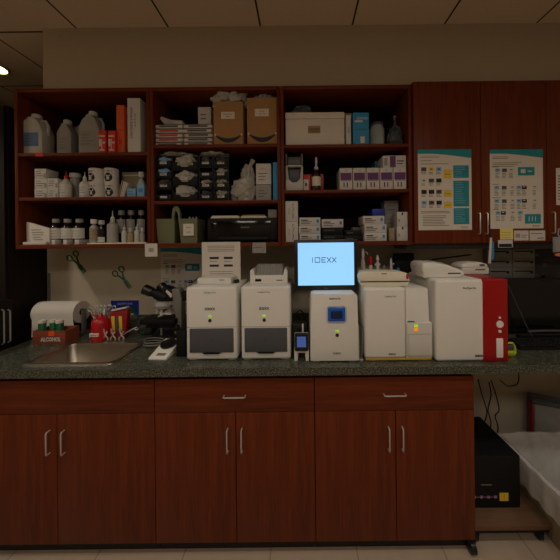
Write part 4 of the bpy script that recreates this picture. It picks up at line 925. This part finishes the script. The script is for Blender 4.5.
MB().box(-.17,.2,-.03,.0,0,.035,.006).build('tray', black, t); MB().tube([(-.1,-.01,.045),(.0,-.015,.05),(.15,-.01,.045)], .008).build('pen', dgrey, t)
# tape measure (lime)
t = thing('tape_roll', 'lime green handled roll on the worktop beside the red panel', 'tape', (X(512,1.46,350), 1.48, CT))
w_, h_ = .034, .075
mb = MB(); pts = [(-w_*1.2,.006),(w_*.8,.006),(w_*1.0,.02),(w_*.85,.055),(w_*.55,h_*.95),(-w_*1.2,h_*.95),(-w_*1.2,.006)]
mb.tube([(a,0,b) for a, b in pts], .0065); mb.build('frame', lime, t); MB().box(-w_*1.2, w_*.75, -.012, .012, .012, .03, .003).build('core', lime, t); MB().box(-w_*1.1,w_*.6,-.008,.008,.035,.062,.002).build('window', dgrey, t)

# ================================================================= LEFT COUNTER ITEMS
# paper towel
t = thing('paper_towel', 'white paper towel roll lying sideways on a holder, sheet hanging down', 'paper towel', (X(58,1.85,325), 1.93, CT))
xl, xr = X(31.5,1.86,320)-X(58,1.85,325), X(82,1.93,312)-X(58,1.85,325); zr_ = .165; rr = .078
Mx = Matrix.Rotation(PI/2, 4, 'Y')
zc_ = Z(313,1.90,60)-CT
MB().lathe([(rr,0),(rr,xr-xl)], 36, M=Matrix.Translation((xl,0,zc_)) @ Mx).build('roll', paper, t)
MB().lathe([(.024,0),(.024,.002)], 20, M=Matrix.Translation((xr+.0005,0,zc_)) @ Mx).build('core', inkd, t)
MB().lathe([(.010,0),(.010,.012)], 14, M=Matrix.Translation((xr+.002,0,zc_)) @ Mx).build('holder_rod', chrome, t)
mb = MB(); q = mb.bm; pr = []
for k in range(12):
    s = k/11; yy = -rr*math.cos(min(1,s*2)*.1)-.001; zz = zc_*(1-s)+.004; xs_ = .02*s*s
    pr.append([q.verts.new((xl+.012+xs_*.3+(xr-xl-.012+xs_*1.6)*i/6, yy-.012*s*s, zz)) for i in range(7)])
for a, b in zip(pr, pr[1:]):
    for i in range(6): q.faces.new((a[i], b[i], b[i+1], a[i+1])).smooth = True
mb.build('hanging_sheet', paper, t)
MB().box(xl-.012, xl-.006, -.02, .02, 0, zc_+.02).box(xr+.010, xr+.016, -.02, .02, 0, zc_+.02, .001).box(xl-.012, xr+.016, .0, .05, 0, .006).build('holder', mgrey, t)
# crate with capped bottles
d = 1.72; xa, xb = X(33.5,d,337), X(74,1.70,337); x = (X(34,d,337)+X(63,d,337))/2
t = thing('wooden_crate', 'small red-brown wooden crate with white lettering and orange sticker', 'crate', (X(49,d,337), d+.055, CT), .0)
w_ = X(66,d,337)-X(33.5,d,337); h_ = Z(331,d,49)-CT
mb = MB(); T = .007
G = .055
mb.box(-w_/2,w_/2,-G,-G+T,0,h_,.001); mb.box(-w_/2,w_/2,G-T,G,0,h_,.001); mb.box(-w_/2,-w_/2+T,-G+T,G-T,0,h_); mb.box(w_/2-T,w_/2,-G+T,G-T,0,h_); mb.box(-w_/2+T,w_/2-T,-G+T,G-T,0,.008)
mb.build('body', crate_w, t)
MB().text('ALCOHOL', .036, .012, h_*.36, -G-.0012, sx=.76, bold=.0012).build('lettering', card_w, t)
MB().box(-.002,.036,-G-.0015,-G+.0005,h_*.62,h_*.98).build('sticker', mat('sticker_orange',(255,84,40),.5), t)
for k, (px, rr_) in enumerate(((42,.021),(52.5,.020),(58.5,.021))):
    xx = (X(43,1.77,322), X(52.5,1.77,322), X(60.5,1.77,322))[k]; yy = d+.045+.012*(k==1)
    tb = thing('stain_jar', ['green jar with white lid at the left in the wooden crate','green jar with white lid at the back of the wooden crate','green jar with white lid at the right in the wooden crate'][k], 'jar', (xx, yy, CT+.009), group='green jars in the crate')
    MB().lathe([(rr_,0),(rr_,.115),(rr_*.9,.118)], 20).build('body', green, tb); MB().lathe([(rr_*1.06,.118),(rr_*1.06,.133),(rr_,.136)], 20).build('lid', paper, tb)
# red bottle
x, w_, h_ = at_px(88.5, 104.5, 315, 343, 1.765, CT); 
t = thing('red_bottle', 'round red squeeze bottle with white label behind the sink', 'bottle', (x, 1.803, CT)); r = w_/2
MB().lathe([(r*.92,0),(r,.004),(r,h_*.62),(r*.93,h_*.74),(r*.7,h_*.82),(r*.35,h_*.86)], 24).build('body', redc, t); MB().lathe([(r*.34,h_*.86),(r*.3,h_*.93),(r*.1,h_)], 14).build('cap', redc, t)
MB().tube([(-r*.3,-r*.2,h_*.9),(-r*1.0,-r*.3,h_*.98)], [.006,.003]).build('spout', redc, t)
MB().box(-r*.65,r*.45,-r-.002,-r*.8,h_*.20,h_*.33,.001).text('alcohol',.013,-r*.1,h_*.265,-r-.0026,1).build('label', [paper, inkd], t)
# scissors cluster in holder
def scissors(px, d, z, ang, label, m=chrome):
    t = thing('scissors', label, 'scissors', (X(px,d,330), d, z)); 
    for s in (-1,1):
        M = Matrix.Rotation(ang, 4, 'Y'); mb = MB()
        ring = [(s*.016+.012*math.cos(2*PI*k/12), 0, .135+.016*math.sin(2*PI*k/12)) for k in range(13)]
        mb.tube(ring, .0032, 6, M=M); mb.tube([(s*.012,0,.12),(s*.003,0,.06),(-s*.003,0,0)], [.0035,.005,.002], 6, M=M); mb.build('blade', m, t)
for k, px in enumerate((97, 101, 104.5, 107)):
    scissors(px, 1.885+.016*k, CT+.055, (-.25,-.1,.1,.28)[k], ['chrome scissors leaning left above the red bottle','chrome scissors standing upright behind the red bottle','chrome scissors next to the pink handled ones','chrome scissors leaning right over the yellow box'][k])
for k in range(4):
    pass
t = thing('instrument_cup', 'grey cup holding the chrome scissors behind the red bottle', 'cup', (X(103,1.91,338), 1.91, CT))
MB().lathe([(.036,0),(.042,.10),(.039,.10),(.034,.004),(.001,.004)], 24, cap=False).build('body', mgrey, t)
# red box leaning + yellow boxes
t = thing('red_carton', 'dark red carton with two yellow stripes behind the sink', 'box', (X(117,1.80,325), 1.84, CT+.002), -.0)
w_ = X(126.5,1.8,325)-X(107,1.8,325); h_ = Z(309,1.8,116)-CT
MB().prism([(-w_/2,.0),(w_/2-.02,.0),(w_/2,h_*.95),(-w_/2+.01,h_*.86)], -.03, .01, bev=.002).build('body', mat('dark_red',(150,20,26),.5), t)
for k, a in enumerate((-.036, .014)):
    MB().prism([(a-.002,h_*.28),(a+.017,h_*.25),(a+.014,h_*.74),(a-.008,h_*.74)], -.034, -.029, bev=.0005).build('yellow_stripe', yellow, t)
MB().box(-.014,.006,-.033,-.029,h_*.2,h_*.74,.001).build('grey_stripe', dgrey, t)
MB().prism([(-w_/2+.02,h_*.90),(w_/2-.01,h_*.99),(w_/2-.01,h_*1.03),(-w_/2+.02,h_*.94)], -.03, .008, bev=.001).build('paper_edge', paper, t)
for k, px in enumerate((105.5, 113, 121.5)):
    dd = 1.775; t = thing('clamp', ['chrome clamp standing at the left foot of the red carton','chrome clamp standing at the middle of the red carton','chrome clamp standing at the right foot of the red carton'][k], 'clamp', (X(px,dd,338), dd, CT))
    mb = MB()
    for s in (-1,1): mb.tube([(s*.014,0,.003),(s*.016,0,.018),(s*.004,0,.03),(-s*.006,0,.05),(-s*.012,0,.07+.01*s)], [.006,.005,.004,.005,.006], 6)
    mb.build('arms', chrome, t)
tag(MB().tube([(X(95,1.76,325),1.765,CT+.075),(X(102,1.76,330),1.762,CT+.060),(X(110,1.76,333),1.762,CT+.045)], .0035).build('metal_hook', chrome), 'thin chrome hook crossing the red bottle', 'hook') if False else None
t = thing('forceps', 'chrome forceps resting on the dark cable coil right of the red carton', 'forceps', (X(131,1.80,325), 1.80, CT+.055))
MB().tube([(-.09,0,-.05),(-.03,0,-.01),(.02,0,.018)], [.002,.004,.005]).tube([(.02,0,.018),(.04,0,.025),(.052,0,.014),(.036,0,.006),(.02,0,.016)], .004, 6).build('body', chrome, t)
# dark folded coat/cable mass and hose
mb = MB()
mb.blob(.062, .05, .055, (0,0,.045), .18, 2, seed=31)
tag(mb.build('microscope_cover', mat('cover_dark',(50,52,46),.75,noise_amt=.2,scale=30), None, (-1.105, 1.90, CT)), 'dark crumpled dust cover lying between the red carton and microscope', 'cover')
pts = []
for k in range(40): a = k*.42; pts.append((-.93+.068*math.cos(a)*(1-.004*k), 1.665+.035*math.sin(a), CT+.006+.0011*k))
tag(MB().tube(pts, .0035, 6).build('cable_coil', mgrey), 'grey coiled cable on the worktop beside the sink', 'cable')
# microscope
t = thing('microscope', 'black and grey binocular microscope beside the twin analyzers', 'microscope', (X(164,1.78,340), 1.80, CT))
s = 1.
mx = lambda px: X(px,1.72,310)-X(164,1.78,340)
mz = lambda py: Z(py,1.72,160)-CT
MB().prism([(-.085,0),(.12,0),(.12,.03),(.09,.045),(-.07,.04),(-.09,.02)], -.09, .07, bev=.006).build('base', dull_black, t)
MB().prism([(.075,.04),(.125,.04),(.125,mz(300)),(.11,mz(290)),(.05,mz(291)),(.03,mz(300)),(.06,mz(306)),(.085,mz(318))], -.035, .035, bev=.006).build('arm', mgrey, t)
MB().box(-.13,.10,-.075,.065,mz(325),mz(320),.003).box(-.10,.08,-.06,.05,mz(329),mz(325.5),.003).build('stage', dull_black, t)
MB().lathe([(.055,mz(310)),(.06,mz(307)),(.05,mz(304)),(.03,mz(303))], 26, (-.005,-.01,0)).box(-.06,.09,-.03,.03,mz(307),mz(303),.005).build('head_plate', milky_g, t)
MB().lathe([(.026,mz(313)),(.03,mz(310)),(.03,mz(308))], 20, (-.01,-.01,0)).build('nosepiece', mgrey, t)
for k, (dx, dy, ln) in enumerate(((-.020,-.02,.03),(.004,-.025,.045),(.0,.01,.03))):
    MB().tube([(-.01+dx,-.01+dy,mz(311)),(-.01+dx*1.4,-.01+dy*1.4,mz(311)-ln)], [.009,.007]).build('objective', chrome if k != 1 else card_w, t)
for k, dy in enumerate((-.032, .032)):
    ex = -.118 if k == 0 else -.045
    ex0 = (mx(148) if k == 0 else mx(158))
    sx0, sz0 = mx(161)+.02*k, mz(300)
    P0 = Vector((sx0, dy*.4, sz0-.0)); P1 = Vector((mx(142) if k == 0 else mx(153), dy, mz(291) if k == 0 else mz(290)))
    e = MB(); e.tube([P0, P0.lerp(P1,.5), P0.lerp(P1,.52), P1], [.036,.034,.028,.026], 18); eo = e.build('eyepiece_tube', dull_black, t)
    dv = (P1-P0).normalized()
    MB().tube([P1-dv*.045, P1-dv*.04, P1+dv*.012, P1+dv*.018], [.028,.033,.034,.028], 18).build('eye_cup', black, eo)
MB().prism([(mx(155),mz(303)),(mx(170),mz(303)),(mx(169),mz(291)),(mx(160),mz(287))], -.04, .04, bev=.008).build('binocular_head', dull_black, t)
MB().prism([(mx(164),mz(291)),(mx(169),mz(295)),(mx(169.5),mz(298)),(mx(168),mz(299)),(mx(163),mz(293))], -.045, -.035, bev=.001).build('white_patch', paper, t)
MB().box(mx(173),mx(184),-.02,.04,mz(303),mz(294),.003).build('lamp_house', dull_black, t)
MB().lathe([(.016,0),(.016,.03),(.012,.032)], 18, M=Matrix.Translation((.10,-.035,.09)) @ Matrix.Rotation(PI/2,4,'X')).build('focus_knob', black, t)
MB().tube([(-.02,-.05,mz(318)),(.02,-.055,mz(315)),(.06,-.04,mz(316))], .005).build('stage_clip', chrome, t)
MB().tube([(.0,-.05,mz(340)),(.0,-.05,mz(326))], .006).build('condenser', mgrey, t)
# scale in front
t = thing('balance', 'small white digital balance with dark dish in front of the microscope', 'balance', (-.800, 1.555, CT), -.06)
MB().prism([(-.085,0),(.085,0),(.085,.060),(-.085,.012)], -.052, .052, 'x', bev=.003).build('body', white, t)
MB().lathe([(.044,-.012),(.046,.006),(.04,.008)], 28, (0,0,0), M=Matrix.Translation((0,.03,.046)) @ Matrix.Rotation(math.atan(.048/.17), 4, 'X')).build('dish', black, t); MB().prism([(-.065,.0175),(-.045,.0235),(-.045,.0245),(-.065,.0188)], -.02, .03, 'x').build('display', mgrey, t)
tag(MB().box(-.03,.026,-.09,.09,0,.15,.006).build('power_unit', dull_black, None, (-.690, 1.60, CT)), 'black box between the white balance and the left twin analyzer', 'box')

# ================================================================= LEFT DARK UNIT
t = thing('tall_cabinet', 'tall very dark cabinet side at the left end of the worktop', 'cabinet', (-2.338, 2.145, 0))
MB().box(-.37,.37,-.36,.60,0,2.592,.003).build('body', darkwood, t)
MB().box(-.365,-.003,-.38,-.361,.05,2.58,.002).build('door', darkwood, t); 
dd = MB().box(.003,.365,-.38,-.361,.05,2.58,.002).build('door', darkwood, t); handle(.2, dd, .03, -.38, 1.3)
t = thing('black_refrigerator', 'black waist-high appliance with chrome vertical bars at the left edge', 'appliance', (-2.13, 1.495, 0))
MB().box(-.25,.25,-.22,.23,.02,1.30,.01).build('body', dull_black, t)
mb = MB()
for yy in (-.03, .03, .055): pass
for k,yy in enumerate((.135,.165,.20)): MB().tube([(.25,yy,1.03),(.264,yy,1.04),(.264,yy,1.25-.01*k),(.25,yy,1.26-.01*k)], .004).build('vertical_bar', chrome, t)
for s in (-1,1): MB().box(s*.2-.02,s*.2+.02,-.15,.15,0,.022).build('foot', dull_black, t)
mb.bm.free()

# ================================================================= RIGHT UNDER COUNTER
t = thing('dolly', 'low brown wheeled board under the worktop at the right', 'dolly', (1.11, 1.665, 0))
MB().box(-.205,.218,-.245,.33,.092,.12,.003).build('board', boardw, t)
MB().box(-.195,.215,-.235,.32,.070,.0915,.002).build('underframe', dull_black, t)
def caster(parent, x, y, h):
    c = MB().box(-.018,.018,-.018,.018,h*.5,h,.003).build('caster', dull_black, parent, (x,y,0))
    MB().lathe([(h*.30,-.012),(h*.36,-.009),(h*.36,.009),(h*.30,.012)], 22, M=Matrix.Translation((0,0,h*.36)) @ Matrix.Rotation(PI/2,4,'Y')).build('wheel', black, c)
for x, y in ((.185,-.20),(-.17,-.20),(.185,.28),(-.17,.28)): caster(t, x, y, .070)
t = thing('furniture_caster', 'black caster wheel at the right front corner of the base cabinets', 'caster', (.885, 1.402, 0))
MB().box(-.02,.02,-.006,.02,.045,.077,.003).build('bracket', dull_black, t)
MB().lathe([(.024,-.016),(.030,-.012),(.030,.012),(.024,.016)], 24, M=Matrix.Translation((0,0,.030)) @ Matrix.Rotation(PI/2,4,'Y')).build('wheel', black, t)
# tower
t = thing('battery_unit', 'black battery backup tower with yellow sticker on the wheeled board', 'tower', (1.03, 1.70, .12))
MB().box(-.12,.205,-.19,.15,.004,.30,.006).box(-.12,.10,-.188,-.18,.12,.27,.004,1).build('case', [dull_black, black], t)
MB().box(.085,.135,-.1915,-.189,.045,.09).text('!', .03, .11, .068, -.1918, 1).build('yellow_sticker', [yellow, inkd], t)
MB().box(-.02,.04,-.1915,-.189,.135,.139).build('badge', mgrey, t)
mb = MB()
for k in range(5): mb.box(-.105+.04*k, -.090+.04*k, -.191, -.189, .060, .075, 0, 0)
mb.box(-.11,.07,-.1905,-.189,.066,.069,0,0); mb.build('port_strip', [mat('port_pink',(150,120,150),.5)], t)
t2 = thing('power_brick', 'black adapter box lying on top of the battery tower', 'box', (.985, 1.74, .4245))
MB().box(-.08,.08,-.09,.07,0,.09,.008).build('case', dull_black, t2)
# hanging outlet strip & cables
tag(MB().box(X(482,1.9,376),X(501,1.9,376),1.85,1.92,CT-.04-.045,CT-.04,.003).build('power_strip', dull_black), 'black power strip fixed under the worktop in the knee space', 'power strip')
def cab(pts, lb, r=.0038): tag(MB().tube([(X(a,d,b), d, Z(b,d,a)) for a, b, d in pts], r, 6).build('hanging_cable', dull_black), lb, 'cable', 'cables in the knee space')
def smooth(pts, n=4):
    out = []
    for i in range(len(pts)-1):
        p0, p1, p2, p3 = pts[max(0,i-1)], pts[i], pts[i+1], pts[min(len(pts)-1,i+2)]
        for k in range(n):
            u = k/n; out.append(tuple(.5*((2*b)+(-a+c)*u+(2*a-5*b+4*c-d_)*u*u+(-a+3*b-3*c+d_)*u**3) for a, b, c, d_ in zip(p0, p1, p2, p3)))
    return out+[pts[-1]]
cab(smooth([(478,379,1.88),(482,395,1.9),(487,412,1.9),(484,425,1.88),(488,436,1.84)]), 'black cable hanging nearest the base cabinet')
cab(smooth([(489,382,1.89),(491,395,1.9),(488,410,1.91),(491,424,1.88),(486,440,1.84)]), 'black cable hanging second from the base cabinet')
cab(smooth([(491,380,1.91),(496,395,1.93),(499,410,1.93),(495,416,1.92),(498,428,1.90),(495,446,1.88)]), 'long black cable hanging with a kink, beside the liner')
cab(smooth([(500,380,1.93),(508,386,1.96),(517,384,1.96),(519,376,1.96),(517,371,1.96)]), 'black cable looping up under the worktop')
# basket with liner
bx0, bx1, by0, by1, bh = 1.295, 1.70, 1.27, 1.73, .365
t = thing('waste_basket', 'rectangular wicker basket with a white plastic liner', 'basket', ((bx0+bx1)/2, (by0+by1)/2, 0)); hw, hd = (bx1-bx0)/2, (by1-by0)/2
mb = MB(); b_ = mb.bm
ws = []
def ring(hx, hy, z, n=18, amp=0, rad=.03):
    P = []; base = [(-hx,-hy),(hx,-hy),(hx,hy),(-hx,hy)]
    for i in range(4):
        a, c = base[i], base[(i+1)%4]
        for k in range(n):
            u = k/n; P.append([a[0]+(c[0]-a[0])*u, a[1]+(c[1]-a[1])*u, z])
    m = len(P)
    for k, p in enumerate(P):
        if amp: 
            q = 1+amp*(math.sin(k*2.1)+.8*noise.noise(Vector((k*.5, z*9, 3)))); p[0] *= q; p[1] *= q; p[2] += .010*noise.noise(Vector((k*.35, 0, z)))
    return [b_.verts.new(p) for p in P]
rs = []
for j in range(27):
    z = bh*.9*j/26; f = .70+.30*j/26+(.008 if j%2 else -.004); rs.append(ring(hw*f, hd*f, z, amp=.006))
for j in range(25, -1, -5): rs.append(ring(hw*(.66+.30*j/26), hd*(.66+.30*j/26), max(.01, bh*.9*j/26)))
loft(rs); mb.build('woven_body', wicker, t, ang=80)
mb = MB(); b_ = mb.bm
rs = [ring(hw*1.10, hd*1.10, bh*.60, amp=.030), ring(hw*1.12, hd*1.12, bh*.66, amp=.030), ring(hw*1.13, hd*1.13, bh*.8, amp=.034), ring(hw*1.14, hd*1.14, bh*.95, amp=.014), ring(hw*1.13, hd*1.13, bh*1.03, amp=.008), ring(hw*1.06, hd*1.06, bh*1.045, amp=.006), ring(hw*.98, hd*.98, bh*1.0, amp=.004), ring(hw*.885, hd*.90, bh*.97, amp=.010), ring(hw*.80, hd*.82, bh*.70, amp=.022), ring(hw*.70, hd*.72, bh*.40, amp=.024), ring(hw*.58, hd*.60, bh*.08, amp=.02), ring(hw*.05, hd*.05, bh*.06)]
loft(rs, False); mb.build('plastic_liner', liner, t, ang=50)
# storage tote behind
t = thing('storage_tote', 'clear storage tote with dark red end behind the waste basket', 'tote', (1.94, 1.87, 0), -.40)
MB().box(-.26,.26,-.05,.05,0,.455,.008).build('body', clear, t); MB().box(-.27,.27,-.06,.06,.456,.485,.006).build('lid', bagd, t)
MB().box(-.275,-.262,-.05,.05,.02,.45,.004).build('red_end', mat('dark_red2',(140,16,30),.5), t)
MB().box(-.24,.24,-.04,.04,.01,.4,.01).build('contents', mgrey, t)
tag(MB().box(2.1,2.5,1.5,1.95,0,.75,.01).build('black_drawer_unit', dull_black), 'black drawer unit under the worktop, right of the tote', 'drawers') if False else None

# ================================================================= LIGHTS
def downlight(x, y, label, power, size=.09, spot=1.9, blend=.8, col=(1,.80,.55)):
    t = thing('downlight', label, 'ceiling light', (x, y, CEIL-.012), group='recessed downlights')
    MB().lathe([(.088,0),(.098,.002),(.098,.012),(.080,.012),(.080,.002)], 36, cap=False).build('trim_ring', card_w, t)
    MB().lathe([(.079,.004),(.079,.008)], 36).build('lens', lampm, t)
    l = bpy.data.lights.new('downlight_lamp', 'SPOT'); l.energy = power; l.spot_size = spot; l.spot_blend = blend; l.shadow_soft_size = size; l.color = col
    o = bpy.data.objects.new('downlight_lamp', l); C.objects.link(o); o.location = (x, y, CEIL-.02)
WARM = (1,.92,.80)
downlight(-2.46, 2.13, 'glowing recessed downlight at the far left of the ceiling', 5, col=(1,.8,.55))
downlight(-2.65, .75, 'recessed downlight out of view to the left of the camera', 68, spot=2.3, blend=.7, col=WARM)
downlight(-.95, .35, 'recessed downlight overhead, left of the camera', 45, spot=2.3, blend=1, col=WARM)
downlight(.85, .35, 'recessed downlight overhead, right of the camera', 45, spot=2.3, blend=1, col=WARM)
downlight(2.3, .35, 'recessed downlight out of view to the right of the camera', 32, spot=2.3, blend=1, col=WARM)
def fill_lamp(x, y, p, sx=1.1, sy=.5, col=(1,.91,.80)):  # unseen glowing panel with area light, added as fill behind the camera
    l = bpy.data.lights.new('fill_panel_lamp', 'AREA'); l.shape = 'RECTANGLE'; l.size = sx; l.size_y = sy; l.energy = p; l.color = col
    o = bpy.data.objects.new('fill_panel_lamp', l); C.objects.link(o); o.location = (x, y, CEIL-.03)
    t = thing('fill_panel', f'added fill light panel {"left" if x < 0 else "right"} behind the camera', 'ceiling light', (x, y, CEIL-.022))
    MB().box(-sx/2-.02, sx/2+.02, -sy/2-.02, sy/2+.02, .004, .022, .002).build('frame', card_w, t)
    MB().box(-sx/2, sx/2, -sy/2, sy/2, .0, .0039).build('diffuser', mat('fill_glow', (255,240,215), emit=(255,226,186), es=.8, noise_amt=0), t)
fill_lamp(-.9, -1.2, 12); fill_lamp(.9, -1.2, 12)
w = bpy.data.worlds.new('room_world'); bpy.context.scene.world = w; w.use_nodes = True
w.node_tree.nodes['Background'].inputs[0].default_value = (1,.85,.7,1); w.node_tree.nodes['Background'].inputs[1].default_value = .0

# ================================================================= CAMERA
cam = bpy.data.cameras.new('camera'); cam.sensor_width = 36; cam.sensor_fit = 'HORIZONTAL'; cam.lens = 36*F/560
cam.shift_x = -(PX-280)/560; cam.shift_y = -(280-PY)/560; cam.clip_start = .05
co = bpy.data.objects.new('camera', cam); C.objects.link(co)
co.matrix_world = Matrix.Translation((0,0,CZ)) @ Matrix.Rotation(PI/2, 4, 'X') @ Matrix.Rotation(-ROLL, 4, 'Z')
sc = bpy.context.scene; sc.camera = co
sc.view_settings.view_transform = 'Standard'; sc.view_settings.look = 'None'; sc.view_settings.gamma = 1; sc.view_settings.exposure = 0
sc.view_settings.use_curve_mapping = False
